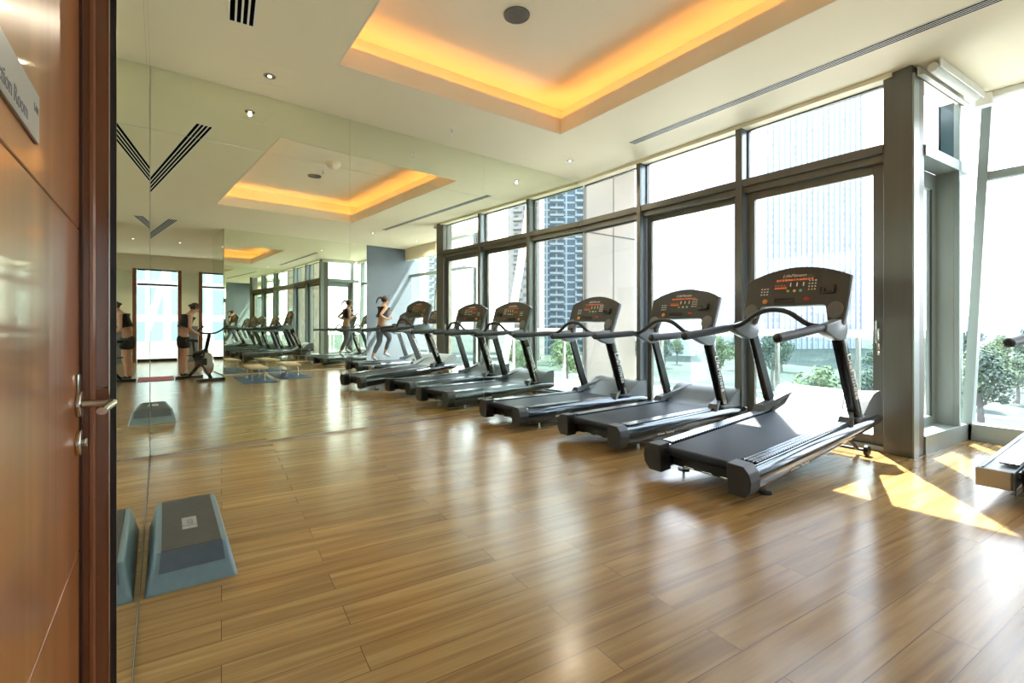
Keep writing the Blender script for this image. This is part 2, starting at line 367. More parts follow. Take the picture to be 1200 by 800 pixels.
led('light_strip', (mx_, CY1 + .12), CX1 - CX0 + .2, .03, 'warm light strip hidden on the window side of the ceiling cove')

# walls
bm = bmesh.new(); d = (MB - MA).normalized(); n = Vector((d.y, -d.x)); A_ = MA - d * .35; B_ = MB + d * .0
q0 = A_ - n * .012; q1 = B_ - n * .012; q2 = B_ - n * .2; q3 = A_ - n * .2
add_prism(bm, [(q0.x, q0.y), (q1.x, q1.y), (q2.x, q2.y), (q3.x, q3.y)], 'xy', 0, H + .5)
structure('wall_left', bm, 'wall')
bm = bmesh.new()                       # wall with the wooden door, in front of which the camera stands
add_prism(bm, [(-1.262, -.0995), (-5.5, -.125), (-5.5, -.4), (-1.262, -.4)], 'xy', 0, H)
add_box(bm, (-.35, -.4, 0), (9.2, -.135, H)); add_box(bm, (-1.262, -.4, 2.35), (-.35, -.14, H)); add_box(bm, (-1.262, -.4, 0), (-.35, -.22, 2.35))
structure('wall_back', bm, 'wall')
bm = bmesh.new(); add_box(bm, (NX + .008, 1.775, 0), (3.75, 5.25, H)); structure('wall_right', bm, 'wall')
bm = bmesh.new(); add_box(bm, (NX, 5.25, 0), (3.75, BY + .35, H)); structure('wall_pier', bm, 'grey_wall')
bm = bmesh.new(); add_box(bm, (3.75, 4.0, 0), (9.2, 4.2, H)); structure('wall_far', bm, 'wall')

# ---- mirrors
def mirror(name, p, q, z0, z1, th, lab, group):
    p = Vector(p); q = Vector(q); dd = (q - p).normalized(); nn = Vector((dd.y, -dd.x)) * th
    t = thing(name, lab, 'mirror', (p.x, p.y, z0), math.atan2(dd.y, dd.x), group); l = (q - p).length; g = .0009
    bm = bmesh.new(); add_box(bm, (g, -th, g), (l - g, 0, z1 - z0 - g)); o = obj('mirror_glass', bm, 'mirror', t)
    bm = bmesh.new(); e = .0012
    for a, b in (((0, -th + .0006, 0), (g, 0, z1 - z0)), ((l - g, -th + .0006, 0), (l, 0, z1 - z0)), ((g, -th + .0006, 0), (l - g, 0, g)), ((g, -th + .0006, z1 - z0 - g), (l - g, 0, z1 - z0))): add_box(bm, a, b)
    obj('polished_edge', bm, 'edge', t)
    return t
def onM(s): v = MA + d * s; return (v.x - n.x * .009, v.y - n.y * .009)
cuts = [0.001, 1.751, 3.549, 5.475]
nm = ['between the room corner and the first seam', 'between the two seams of the long mirror wall', 'beside the window wall']
# mirror glass faces the room: thickness grows toward +n
for i in range(3):
    for k, (z0, z1) in enumerate(((.02, 2.87), (2.87, H))):
        p = Vector(onM(cuts[i])); q = Vector(onM(cuts[i + 1]))
        mirror('mirror_panel', p, q, z0, z1, .009, ('tall lower' if k == 0 else 'low upper') + ' panel of the long mirror wall, ' + ['in the corner by the step platform', 'in the middle between the two vertical seams', 'ending at the windows behind the treadmills'][i], 'panels of the long mirror wall')
for k, (z0, z1) in enumerate(((.02, 2.87), (2.87, H))):
    t = mirror('mirror_panel', (-5.222, -.112), (-1.262, -.088), z0, z1, -.008, ('tall lower' if k == 0 else 'low upper') + ' panel of the mirror wall beside the wooden door, seen nearly edge-on', 'panels of the mirror wall beside the door')
for i, (y0, y1) in enumerate(((1.775, 3.5), (3.5, 5.25))):
    mirror('mirror_panel', (NX + .008, y0), (NX + .008, y1), .02, H, -.008, ['mirror panel across the room with the blue mats in front of it, seen reflected', 'mirror panel across the room beside the grey wall, seen reflected'][i], 'mirror panels across the room')
mirror('mirror_panel', (NX + .01, 1.768), (3.74, 1.768), .02, H, .008, 'narrow mirror on the wall end behind the standing woman, seen reflected', 'mirror panels across the room')
# steel channel under the mirror wall
bm = bmesh.new(); p0 = MA + d * .01; p1 = MA + d * 5.45
add_prism(bm, [(p0.x - n.x * .01, p0.y - n.y * .01), (p1.x - n.x * .01, p1.y - n.y * .01), (p1.x + n.x * .003, p1.y + n.y * .003), (p0.x + n.x * .003, p0.y + n.y * .003)], 'xy', 0, .02)
structure('trim_2', bm, 'steel')
bm = bmesh.new(); add_prism(bm, [(-1.27, -.0985), (-5.2, -.123), (-5.2, -.1), (-1.27, -.0782)], 'xy', 0, .02); structure('trim_3', bm, 'seam')

# ---- wooden door and jamb beside the camera
dr = struct_root('door_1', (0, 0, 0))
LX0, LX1, LY = -1.238, -.38, -.134
bm = bmesh.new()
for z0, z1 in ((.01, .716), (.719, 1.336), (1.339, 2.33)):
    add_box(bm, (LX0, LY - .04, z0), (LX1, LY, z1), .0012, 1)
add_box(bm, (LX0 + .004, LY - .038, .01), (LX1 - .004, LY - .003, 2.33))
structure('door_leaf', bm, 'door_wood', dr)
bm = bmesh.new(); add_box(bm, (-1.2605, -.21, 0), (-1.242, -.13, 2.35)); structure('rebate', bm, 'dark_wood', dr)
bm = bmesh.new()
add_box(bm, (-1.275, -.132, 0), (-1.256, -.1115, 2.42), .0015); add_box(bm, (-1.27, -.121, 0), (-1.252, -.1135, 2.42), .0012)
structure('jamb_moulding', bm, 'jamb_wood', dr)
bm = bmesh.new()
for z0, z1 in ((0, 1.025), (1.027, 2.42)): add_box(bm, (-1.275, -.1115, z0), (-1.2585, -.0915, z1), .0006, 1)
structure('jamb_panel', bm, wood('glossy_jamb_panel', (.16, .062, .032), (.21, .085, .045), .10, 1), dr)
sbox('metal_edge_strip', (-1.272, -.0915, 0), (-1.2575, -.0895, H), 'steel', dr)
sbox('black_mirror_edge', (-1.2615, -.0895, 0), (-1.2575, -.0795, H), 'black', dr)
# lever handle, rose, lock
bm = bmesh.new(); hx = -1.205; hz = 1.003
add_cyl(bm, (hx, LY + .004, hz), (0, 1, 0), .025, .008, 32, .002)
rose = obj('handle_rose', bm, 'steel', dr, True); rose['kind'] = 'structure'
bm = bmesh.new(); add_tube(bm, smooth_path([(hx, LY + .006, hz), (hx, LY + .035, hz), (hx + .004, LY + .05, hz), (hx + .03, LY + .053, hz + .001), (hx + .085, LY + .048, hz + .001), (hx + .12, LY + .046, hz)], 6), [.0095] * 12 + [.008] * 19, 16, .8)
lv = obj('lever_handle', bm, 'steel', dr, True); lv['kind'] = 'structure'
bm = bmesh.new(); add_cyl(bm, (hx, LY + .004, hz - .072), (0, 1, 0), .025, .008, 32, .002); add_cyl(bm, (hx, LY + .011, hz - .072), (0, 1, 0), .009, .006, 20, .001); add_box(bm, (hx - .0018, LY + .013, hz - .08), (hx + .0018, LY + .016, hz - .065))
lk = obj('lock_cylinder', bm, 'steel', dr, True); lk['kind'] = 'structure'
bm = bmesh.new(); add_box(bm, (hx - .014, LY, hz + .022), (hx + .008, LY + .005, hz + .058), .003); ind = obj('lock_indicator', bm, 'steel', dr, True); ind['kind'] = 'structure'
bm = bmesh.new(); add_box(bm, (-.851, LY, 1.382), (-.48, LY + .004, 1.443), .0006, 1)
sg = obj('door_sign', bm, 'sign', dr); sg['kind'] = 'structure'; sg['label'] = 'grey metal name plate on the wooden door'
mt = Matrix.Translation((-.705, LY + .0042, 1.399)) @ Matrix.Rotation(pi, 4, 'Z') @ Matrix.Rotation(R(90), 4, 'X')
tx = text_mesh('sign_text', 'Function Room', .026, 'ink', mt, sg, 0, .0003); tx['kind'] = 'structure'
mt = Matrix.Translation((-.832, LY + .0042, 1.420)) @ Matrix.Rotation(pi, 4, 'Z') @ Matrix.Rotation(R(90), 4, 'X')
tx = text_mesh('sign_emblem', 'LAM', .013, 'ink', mt, sg, 0, .0003); tx['kind'] = 'structure'

# ---- window wall (between the mirror corner and the bay)
TZ0, TZ1 = 2.68, 2.80         # transom
bm = bmesh.new(); add_box(bm, (-5.45, WY, H - .04), (-1.46, WY + .20, H)); structure('trim_4', bm, 'ceiling')
def mullion(name, x0, x1, z0=0., z1=H - .04, y0=WY, y1=GY + .06, kind='alu'):
    r = struct_root(name, (0, 0, 0))
    sbox('mullion_face', (x0, y0, z0), (x1, y0 + .03, z1), 'alu', r, .002)
    sbox('mullion_side', (x0 + .004, y0 + .03, z0), (x1 - .001, y1, z1), 'alu_side', r)
    return r
mullion('trim_5', -4.315, -4.25)
mullion('trim_6', -2.905, -2.83)
bm = bmesh.new()
for x0, x1 in ((-5.452, -4.315), (-4.25, -2.905), (-2.83, -1.53)):
    add_box(bm, (x0, WY + .012, TZ0 + .04), (x1, GY + .05, TZ1), .003)
    add_box(bm, (x0, WY + .05, TZ0 - .03), (x1, GY + .05, TZ0 + .04), .003)
structure('trim_8', bm, 'alu')
bm = bmesh.new(); add_box(bm, (-5.452, WY + .06, 0), (-1.5, GY + .06, .05), .004); structure('trim_9', bm, 'alu_side')
def pane_window(name, x0, x1, z0, z1, y, fw, m='alu', deep=.05, gl='glass'):
    r = struct_root(name)
    bm = bmesh.new()
    add_box(bm, (x0, y - deep / 2, z0), (x0 + fw, y + deep / 2, z1), .003); add_box(bm, (x1 - fw, y - deep / 2, z0), (x1, y + deep / 2, z1), .003)
    add_box(bm, (x0 + fw, y - deep / 2, z0), (x1 - fw, y + deep / 2, z0 + fw), .003); add_box(bm, (x0 + fw, y - deep / 2, z1 - fw), (x1 - fw, y + deep / 2, z1), .003)
    structure('window_frame', bm, m, r)
    bm = bmesh.new(); add_box(bm, (x0 + fw, y - .004, z0 + fw), (x1 - fw, y + .004, z1 - fw)); structure('window_pane', bm, gl, r)
    return r
pane_window('window_1', -5.458, -4.315, .05, TZ0 - .03, GY, .025)
pane_window('window_2', -5.458, -4.315, TZ1, H - .04, GY, .015)
pane_window('window_3', -4.25, -2.905, TZ1, H - .04, GY, .015)
pane_window('window_4', -2.83, -1.53, TZ1, H - .04, GY, .015)
d2 = pane_window('door_2', -4.235, -2.91, .05, TZ0 - .03, GY + .005, .075)
d3 = pane_window('door_3', -2.825, -1.545, .05, TZ0 - .03, GY - .02, .085)
def pull(parent, x, y):
    bm = bmesh.new(); add_box(bm, (x - .014, y - .012, .93), (x + .014, y, 1.13), .004); add_tube(bm, smooth_path([(x, y - .01, 1.0), (x, y - .05, 1.0), (x - .002, y - .055, 1.03), (x - .002, y - .055, 1.2)], 4), .009, 10)
    add_box(bm, (x - .012, y - .01, .88), (x + .012, y, .925), .004)
    structure('door_handle', bm, 'steel', parent, True)
pull(d3, -1.585, GY - .045); pull(d2, -2.955, GY - .02)

# column at the start of the bay
bm = bmesh.new()
def skp(o, u, v): q = rotz((u, v, 0), SK); return (o[0] + q.x, o[1] + q.y)
c0 = (-1.315, WY + .0)
pts = [c0, (-1.53, WY + .03), (-1.53, WY + .26), skp(c0, .0, .26)]
add_prism(bm, pts, 'xy', 0, H - .0, .003, 1); structure('trim_10', bm, 'alu')
bm = bmesh.new(); add_prism(bm, [skp(c0, .001, .002), skp(c0, .014, .002), skp(c0, .014, .11), skp(c0, .001, .11)], 'xy', 0, H - .07); structure('trim_11', bm, 'alu_green')

# bay return (skewed) : local frame u to +y along it, at its outer face
br = struct_root('window_5', (c0[0], c0[1], 0), SK)
def rb(name, a, b, m, bev=.002): return sbox(name, a, b, m, br, bev)
RL = 1.32; RV = 1.07
rb('window_frame', (-.17, .26, TZ0), (.012, RL, TZ1 - .02), 'alu_green')
rb('window_sill', (-.24, .26, .0), (.012, RL, .165), 'alu_green')
rb('frame_post', (-.03, RV, .165), (.012, RV + .05, H - .08), 'alu_green')
rb('reveal_panel', (-.20, RV, .165), (-.03, RV + .04, TZ0), 'alu_green')
rb('spandrel_panel', (-.135, RV, TZ1 - .02), (-.03, RV + .04, H - .06), 'teal')
rb('spandrel_edge', (-.145, RV - .012, TZ1 - .02), (-.135, RV + .04, H - .06), 'black', 0)
bm = bmesh.new(); add_box(bm, (-.22, RV - .09, .165), (-.17, RV, TZ0)); add_box(bm, (-.22, .26, .165), (-.17, RV - .09, .25)); add_box(bm, (-.22, .26, 2.52), (-.17, RV - .09, TZ0)); add_box(bm, (-.205, RV - .10, .25), (-.19, RV - .09, 2.52))
structure('inner_frame', bm, 'alu_green', br)
rb('glazing_gasket', (-.178, RV - .112, .25), (-.170, RV - .095, 2.52), 'black', 0)
bm = bmesh.new(); add_box(bm, (-.20, .26, .25), (-.196, RV - .09, 2.52)); add_box(bm, (-.14, .27, TZ1 - .02), (-.136, RV, H - .06)); add_box(bm, (-.03, RV + .05, .165), (-.026, RL, TZ0)); add_box(bm, (-.03, RV + .05, TZ1 - .02), (-.026, RL, H - .1))
structure('window_pane', bm, 'glass', br)

# bay front with leaning mullions
bf = struct_root('window_6')
bm = bmesh.new()
def lean(bm, xb, xt, w=.06, y0=BY - .03, y1=BY + .1, z0=0, z1=H): add_loft(bm, [[(xb - w / 2, y0, z0), (xb + w / 2, y0, z0), (xb + w / 2, y1, z0), (xb - w / 2, y1, z0)], [(xt - w / 2, y0, z1), (xt + w / 2, y0, z1), (xt + w / 2, y1, z1), (xt - w / 2, y1, z1)]])
lean(bm, -1.215, -1.06, .075); structure('frame_post', bm, 'alu_green', bf)
bm = bmesh.new(); lean(bm, 1.12, .68, .03); structure('frame_post', bm, 'alu', bf)
sbox('window_sill', (-1.20, BY - .03, 0), (NX, BY + .12, .165), 'alu_green', bf, .003)
sbox('window_frame', (-1.08, BY - .01, 2.60), (NX, BY + .08, 2.68), 'alu_green', bf, .003)
bm = bmesh.new(); add_box(bm, (-1.18, BY + .045, .165), (NX, BY + .051, H)); structure('window_pane', bm, 'glass', bf)
# blind cassettes
bl = thing('roller_blind', 'white roller blind cassette along the narrow bay return, under the ceiling', 'blind', (c0[0], c0[1], 0), SK, 'white roller blind cassettes in the window bay')
bm = bmesh.new(); add_box(bm, (.02, .05, H - .10), (.03, 1.14, H - .005)); add_box(bm, (.02, .05, H - .10), (.07, 1.14, H - .088)); add_box(bm, (.17, .05, H - .075), (.18, 1.14, H - .005)); obj('cassette', bm, 'white', bl)
bm = bmesh.new(); add_tube(bm, [(.115, .08, H - .05), (.115, 1.12, H - .05)], .038, 20); obj('blind_roll', bm, 'white', bl, True)
bl = thing('roller_blind', 'white roller blind cassette along the top of the wide bay front', 'blind', (0, 0, 0), 0, 'white roller blind cassettes in the window bay')
bm = bmesh.new(); add_box(bm, (-1.13, BY - .16, H - .12), (-1.0, BY - .05, H - .004), .01); obj('end_bracket', bm, 'white', bl)
bm = bmesh.new(); add_box(bm, (-1.0, BY - .14, H - .06), (.62, BY - .05, H - .004), .004); obj('cassette', bm, 'white', bl)
bm = bmesh.new(); add_box(bm, (.64, BY - .16, H - .33), (NX - .002, BY - .05, H - .002), .004); structure('trim_12', bm, 'ceiling')

# ---- the far annexe seen in the mirror
FX = 8.7
bm = bmesh.new()
for a, b in ((( -.14), .58), ((1.62), 2.20), (3.0, 4.05)): add_box(bm, (FX, a, 0), (FX + .15, b, H))
for a, b in ((.58, 1.62), (2.20, 3.0)): add_box(bm, (FX, a, 2.98), (FX + .15, b, H))
structure('wall_annexe', bm, 'wall')
for i, (a, b) in enumerate(((.58, 1.55), (2.25, 3.0))):
    r = struct_root('window_%d' % (7 + i))
    bm = bmesh.new(); add_box(bm, (FX + .05, a, 0), (FX + .1, b, .10)); add_box(bm, (FX + .05, a, 2.45), (FX + .1, b, 2.52)); add_box(bm, (FX + .05, a, 2.93), (FX + .1, b, 2.98))
    structure('window_frame', bm, 'black', r)
    bm = bmesh.new(); add_box(bm, (FX + .07, a, .1), (FX + .075, b, 2.93)); structure('window_pane', bm, 'glass', r)
for i, y in enumerate((.49, 1.55, 2.14, 3.0)):
    sbox('trim_%d' % (13 + i), (FX - .06, y, 0), (FX + .0, y + .10, 2.98), 'brown_wood')
mirror('mirror_panel', (FX - .002, 1.66), (FX - .002, 2.13), .02, 2.9, -.008, 'slim mirror between brown posts at the far end, seen in the long mirror', 'mirrors at the far end')
tag(box('steel_locker', (FX - .42, 1.76, 0), (FX - .07, 2.06, 1.15), 'alu_side', bev=.01), 'slim grey cabinet between the brown posts far across the room, seen reflected', 'cabinet')
# white braced structure outside that window
def outside_brace(pts, lab, r=.22, group='white leaning braces outside the windows'):
    bm = bmesh.new(); add_tube(bm, pts, r, 4); tag(obj('facade_brace', bm, 'white'), lab, 'brace', group)
outside_brace([(FX + 1.6, .35, -1), (FX + 1.6, 1.5, 3.6)], 'white slanted facade brace outside the far narrow window, leaning right', .10)
outside_brace([(FX + 1.6, 3.0, -1), (FX + 1.6, 1.9, 3.6)], 'white slanted facade brace outside the far end window, leaning the other way', .10)
tag(box('terrace_wall', (FX + 1.2, -.6, -3), (FX + 1.4, 4.6, .62), 'white'), 'white parapet wall outside the far end windows, seen reflected', 'wall')
bm = bmesh.new(); add_box(bm, (FX + 7, -6, -8), (FX + 10, 10, 9)); tag(obj('neighbouring_block', bm, facade_material('block_facade', (.28, .31, .32), (.08, .15, .17), 1.6, 1.5, .14)), 'pale grey block with green windows beyond the far end window', 'building')

# ================================================================== CEILING FITTINGS
def slot_vent(o, rz, L_, nslots, w, lab, end=0., name='linear_vent', group='linear air diffusers in the ceiling'):
    t = thing(name, lab, 'air vent', (o[0], o[1], H), rz, group)
    tot = nslots * w * 2 + w
    bm = bmesh.new(); add_box(bm, (0, 0, -.004), (L_, w * .7, 0)); add_box(bm, (0, tot - w * .7, -.004), (L_, tot, 0)); add_box(bm, (0, w * .7, -.004), (w * .5, tot - w * .7, 0)); add_box(bm, (L_ - w * .5, w * .7, -.004), (L_, tot - w * .7, 0))
    obj('vent_frame', bm, 'white', t)
    bm = bmesh.new(); add_box(bm, (w * .5, w * .7, -.0040), (L_ - w * .5, tot - w * .7, -.0008)); obj('dark_slot_backing', bm, 'void', t)
    for i in range(nslots - 1):
        y = w + (i + .5) * 2 * w + w * .0
        bm = bmesh.new(); add_box(bm, (w * .5, y + w * .25, -.0046), (L_ - w * .5, y + w * .95, -.0040)); obj('vent_blade', bm, 'white', t)
    return t
slot_vent((-4.10, .375), SK, 3.8, 4, .020, 'slotted ceiling air vent near the door, its four black slots cut by the frame top')
slot_vent((1.95, .68), SK, 4.2, 4, .020, 'slotted ceiling air vent far across the room, seen only in the mirror')
slot_vent((-3.93, 4.63), R(-.4), 4.0, 4, .013, 'long slotted air vent in the ceiling parallel to the treadmill windows')
slot_vent((6.3, .32), SK, 2.2, 4, .020, 'slotted ceiling air vent nearest the far end windows, seen only in the mirror')
def downlight(x, y, lab, z=H, rot=0):
    t = thing('downlight', lab, 'ceiling light', (x, y, z), rot, 'recessed downlights')
    bm = bmesh.new(); n_ = 28; r0, r1 = .052, .036
    add_loft(bm, [[(r * cos(2 * pi * k / n_), r * sin(2 * pi * k / n_), zz) for k in range(n_)] for r, zz in ((r0, 0), (r0 * .98, -.006), (r1, -.006), (r1 * .95, -.0012))], cap=False)
    obj('trim_ring', bm, 'steel', t, True)
    bm = bmesh.new(); add_cyl(bm, (0, 0, -.002), (0, 0, 1), r1 * .97, .0015, 24); obj('reflector', bm, 'black', t)
    bm = bmesh.new(); add_ball(bm, (0, 0, -.004), .017, 2, (1, 1, .5)); obj('bulb', bm, 'lamp', t, True)
    ld = bpy.data.lights.new('downlight_lamp', 'SPOT'); ld.energy = LAMP; ld.color = (1, .86, .66); ld.spot_size = R(150); ld.spot_blend = .8; ld.shadow_soft_size = .014
    lo = bpy.data.objects.new('downlight_lamp', ld); COL.objects.link(lo); lo.parent = t; lo.location = (0, 0, -.03)
for x, y, lab in ((-4.80, .77, 'round recessed downlight near the mirror corner, left of the ceiling cove'),
                  (-4.84, 4.5, 'round recessed downlight near the windows and mirror wall'),
                  (.6, 4.63, 'round recessed downlight at the mouth of the window bay, seen in the mirror'),
                  (.9, 6.0, 'round recessed downlight inside the window bay, seen in the mirror'),
                  (5.3, 1.25, 'round recessed downlight in the far annexe ceiling beside the long vent'),
                  (5.8, 2.1, 'round recessed downlight in the far annexe ceiling, behind the mirrored wall end')):
    downlight(x, y, lab)
def sprinkler(x, y, z, lab):
    t = thing('sprinkler', lab, 'sprinkler', (x, y, z), 0, 'ceiling sprinklers')
    bm = bmesh.new(); add_cyl(bm, (0, 0, -.003), (0, 0, 1), .028, .006, 20, .001); obj('escutcheon', bm, 'white', t, True)
    bm = bmesh.new(); add_tube(bm, [(0, 0, -.004), (0, 0, -.03)], .008, 10); add_tube(bm, smooth_path([(0.008, 0, -.028), (.014, 0, -.042), (0, 0, -.056)], 4), .003, 6); add_tube(bm, smooth_path([(-.008, 0, -.028), (-.014, 0, -.042), (0, 0, -.056)], 4), .003, 6); add_cyl(bm, (0, 0, -.058), (0, 0, 1), .018, .003, 16); obj('sprinkler_head', bm, 'steel', t, True)
sprinkler(-4.87, 2.68, H, 'small sprinkler head between the ceiling cove and the mirror wall')
sprinkler(-2.05, 2.5, zt, 'small sprinkler head inside the ceiling cove, seen in the mirror')
t = thing('ceiling_speaker', 'round grey ceiling speaker inside the cove at the top of the picture', 'speaker', (-3.33, 2.47, zt), 0, 'round ceiling speakers')
bm = bmesh.new(); add_loft(bm, [[(r * cos(2 * pi * k / 36), r * sin(2 * pi * k / 36), z) for k in range(36)] for r, z in ((.115, 0), (.112, -.012), (.098, -.014), (.094, -.006))], cap=False); obj('speaker_rim', bm, 'disc', t, True)
bm = bmesh.new()
for r in (.09, .07, .05, .03): add_loft(bm, [[(q * cos(2 * pi * k / 36), q * sin(2 * pi * k / 36), z) for k in range(36)] for q, z in ((r, -.006), (r - .004, -.012), (r - .014, -.012), (r - .018, -.006))], cap=False)
add_cyl(bm, (0, 0, -.003), (0, 0, 1), .094, .004, 36); obj('speaker_grille', bm, 'disc', t, True)
t2 = copy_tree(t); t2.location = (-1.62, 2.5, zt); t2['label'] = 'round ceiling speaker on the far side of the cove, seen in the mirror'
bm = bmesh.new(); add_loft(bm, [[(r * cos(2 * pi * k / 28), r * sin(2 * pi * k / 28), z) for k in range(28)] for r, z in ((.12, 0), (.12, -.02), (.075, -.09), (.04, -.11))]); o = tag(obj('smoke_detector', bm, 'white', None, True), 'white cone shaped detector hanging inside the ceiling cove, seen in the mirror', 'detector'); o.location = (-2.52, 2.5, zt)
bm = bmesh.new()
for a, b in (((0, 0), (.42, .004)), ((0, .416), (.42, .42)), ((0, 0), (.004, .42)), ((.416, 0), (.42, .42))): add_box(bm, (a[0], a[1], -.0015), (b[0], b[1], 0))
o = tag(obj('access_panel', bm, 'white'), 'faint square access panel outline in the ceiling around the corner downlight', 'panel'); o.location = (-4.98, .56, H); o.rotation_euler = (0, 0, SK)

# ================================================================== TREADMILLS
def make_treadmill():
    t = thing('treadmill', 'x', 'treadmill', (0, 0, 0), 0, 'treadmills facing the windows')
    # side rails (barrels)
    for s in (-1, 1):
        rings = []
        for y, z0, z1, k in ((.08, .060, .236, 1), (.3, .062, .238, 1), (1.1, .085, .242, 1), (1.8, .115, .240, 1), (2.02, .125, .236, .98), (2.09, .140, .222, .9), (2.11, .16, .20, .8)):
            zc = (z0 + z1) / 2; hh = (z1 - z0) / 2; ring = [(s * .275, y, z0 + .01), (s * .275, y, z1)]
            for a in (90, 70, 50, 30, 10, -10, -30, -50, -70, -90):
                ring.append((s * (.352 + .075 * k * cos(R(a)) ** .8 if abs(a) < 90 else .352), y, zc + hh * sin(R(a))))
            rings.append(ring)
        bm = bmesh.new(); add_loft(bm, rings); sr = obj('side_rail', bm, 'barrel', t, True)
        bm = bmesh.new(); add_box(bm, (s * .283 if s > 0 else -.377, .15, .238), (.377 if s > 0 else -.283, 1.56, .2475), .003); obj('foot_tread', bm, 'tread', t)
        mt = Matrix.Translation((s * .4245, .62, .118)) @ Matrix.Rotation(s * R(90), 4, 'Z') @ Matrix.Rotation(R(90), 4, 'X') @ Matrix.Rotation(R(6), 4, 'X')
        text_mesh('rail_lettering', 'LifeFitness  Total Body', .028, 'white_ink', mt, sr, .1, .0015)
        bm = bmesh.new(); add_prism(bm, [(s * .27, .05), (s * .385, .05), (s * .425, .10), (s * .433, .16), (s * .42, .215), (s * .385, .255), (s * .27, .258)], 'xz', -.015, .10, .004, 1); cp = obj('end_cap', bm, 'cap', t, False)
        for zz in (.11, .20):
            bm = bmesh.new(); add_cyl(bm, (s * .355, -.016, zz), (0, 1, 0), .006, .004, 12); obj('cap_screw', bm, 'black', cp)
    # belt loop
    bm = bmesh.new(); pr = []
    for a in range(90, 271, 20): pr.append((.075 + .034 * cos(R(a)), .202 + .034 * sin(R(a))))
    pr += [(1.58, .168), (1.60, .20), (1.58, .236)]
    add_prism(bm, pr, 'yz', -.262, .262); obj('running_belt', bm, 'belt', t, True)
    bm = bmesh.new(); add_box(bm, (-.27, .13, .075), (.27, .17, .160), .006); add_box(bm, (-.27, .16, .10), (.27, 2.02, .165)); add_box(bm, (-.27, .03, .185), (-.262, .11, .225)); add_box(bm, (.262, .03, .185), (.27, .11, .225)); obj('deck_frame', bm, 'black', t)
    for x in (-.17, -.02, .13):
        bm = bmesh.new(); add_box(bm, (x, .122, .078), (x + .085, .131, .092), .002); obj('frame_slot', bm, 'steel', t)
    # motor hood : grid y/x surface with raised cheeks
    bm = bmesh.new(); rings = []; nx = 17
    prof = [(0, .0), (.05, .015), (.14, .05), (.24, .11), (.33, .155), (.42, .165), (.50, .165)]
    for (dy, dz) in prof:
        ring = []
        for i in range(nx):
            x = -.40 + .80 * i / (nx - 1); c = (abs(x) / .40) ** 4
            y = 1.60 + dy + .05 * c * (1 - dy / .5) - .05 * (1 - (x / .40) ** 2)
            ring.append((x, y, .237 + dz * (1 + .12 * c) + .012 * (1 - (x / .4) ** 2) * (dz > .1)))
        rings.append(ring)
    ring = [(x, 2.10, .16) for (x, y, z) in rings[-1]]; rings.append(ring)
    V = [[bm.verts.new(p) for p in r] for r in rings]
    for i in range(len(V) - 1):
        for j in range(nx - 1): bm.faces.new((V[i][j], V[i][j + 1], V[i + 1][j + 1], V[i + 1][j]))
    for j in (0, nx - 1):
        base = [bm.verts.new((V[i][j].co.x, V[i][j].co.y, .16)) for i in range(len(V) - 1)]
        for i in range(len(V) - 2): bm.faces.new((V[i][j], V[i + 1][j], base[i + 1], base[i]))
        bm.faces.new((V[-2][j], V[-1][j], base[-1]))
    obj('motor_hood', bm, 'hood', t, True)
    # swept fairings from upright foot to hood
    for s in (-1, 1):
        bm = bmesh.new(); rings = []
        for k in range(9):
            u = k / 8; x = s * (.36 - .17 * u ** 1.4); y = 1.50 + .42 * u; z = .236 + .175 * u ** 1.15; ww = .05 * (1 - u) + .012; hh = .045 * (1 - u) + .008
            rings.append([(x - ww, y - .01, z - hh * .3), (x + ww, y - .01, z - hh * .3), (x + ww * .8, y + .02, z + hh), (x - ww * .8, y + .02, z + hh)])
        add_loft(bm, rings); obj('hood_fairing', bm, 'hood', t, True)
    # uprights
    for s in (-1, 1):
        def sec(x, y, z, w_, l_, n_=16): return [(x + w_ * (abs(cos(a)) ** .6) * (1 if cos(a) > 0 else -1), y + l_ * (abs(sin(a)) ** .6) * (1 if sin(a) > 0 else -1), z) for a in (2 * pi * k / n_ for k in range(n_))]
        bm = bmesh.new(); add_loft(bm, [sec(s * .362, 1.72 - .27 * u, .245 + .76 * u, .030 - .004 * u, .062 - .006 * u) for u in (0, .2, .4, .6, .8, 1)]); up = obj('upright', bm, 'upright', t, True)
        bm = bmesh.new(); add_loft(bm, [[(s * .335 + dx, 1.72 - .27 * u - .066 + dy, .26 + .72 * u) for dx, dy in ((-.012, 0), (.012, 0), (.012, .09), (-.012, .09))] for u in (0, .5, 1)]); obj('black_insert', bm, 'upright_in', up)
        bm = bmesh.new(); add_prism(bm, [(s * .290, 1.58), (s * .415, 1.58), (s * .415, 1.80), (s * .290, 1.80)], 'xy', .238, .268, .010, 2); obj('upright_foot', bm, 'cap', t, True)
        # lettering running down the outer face
        ang = math.atan2(.76, -.27)
        mt = Matrix.Translation((s * .3925, 1.590, .62)) @ Matrix.Rotation(s * R(90), 4, 'Z') @ Matrix.Rotation(R(90), 4, 'X') @ Matrix.Rotation(s * R(-70.5) if s > 0 else R(-109.5) + pi, 4, 'Z')
        text_mesh('upright_lettering', 'LifeFitness', .085, 'white_ink', mt, up, .25, .002, .42)
        # bracket
        bm = bmesh.new(); add_prism(bm, [(1.14, 1.02), (1.16, 1.075), (1.38, 1.098), (1.50, 1.10), (1.515, 1.0), (1.475, .935), (1.42, .925), (1.34, .935), (1.24, .975)], 'yz', s * .362 - .040, s * .362 + .040, .012, 3); obj('rail_bracket', bm, 'bracket', t, True)
        # handrail
        p = smooth_path([(s * .362, 1.30, 1.055), (s * .365, 1.15, 1.052), (s * .372, .95, 1.046), (s * .376, .48, 1.032)], 5)
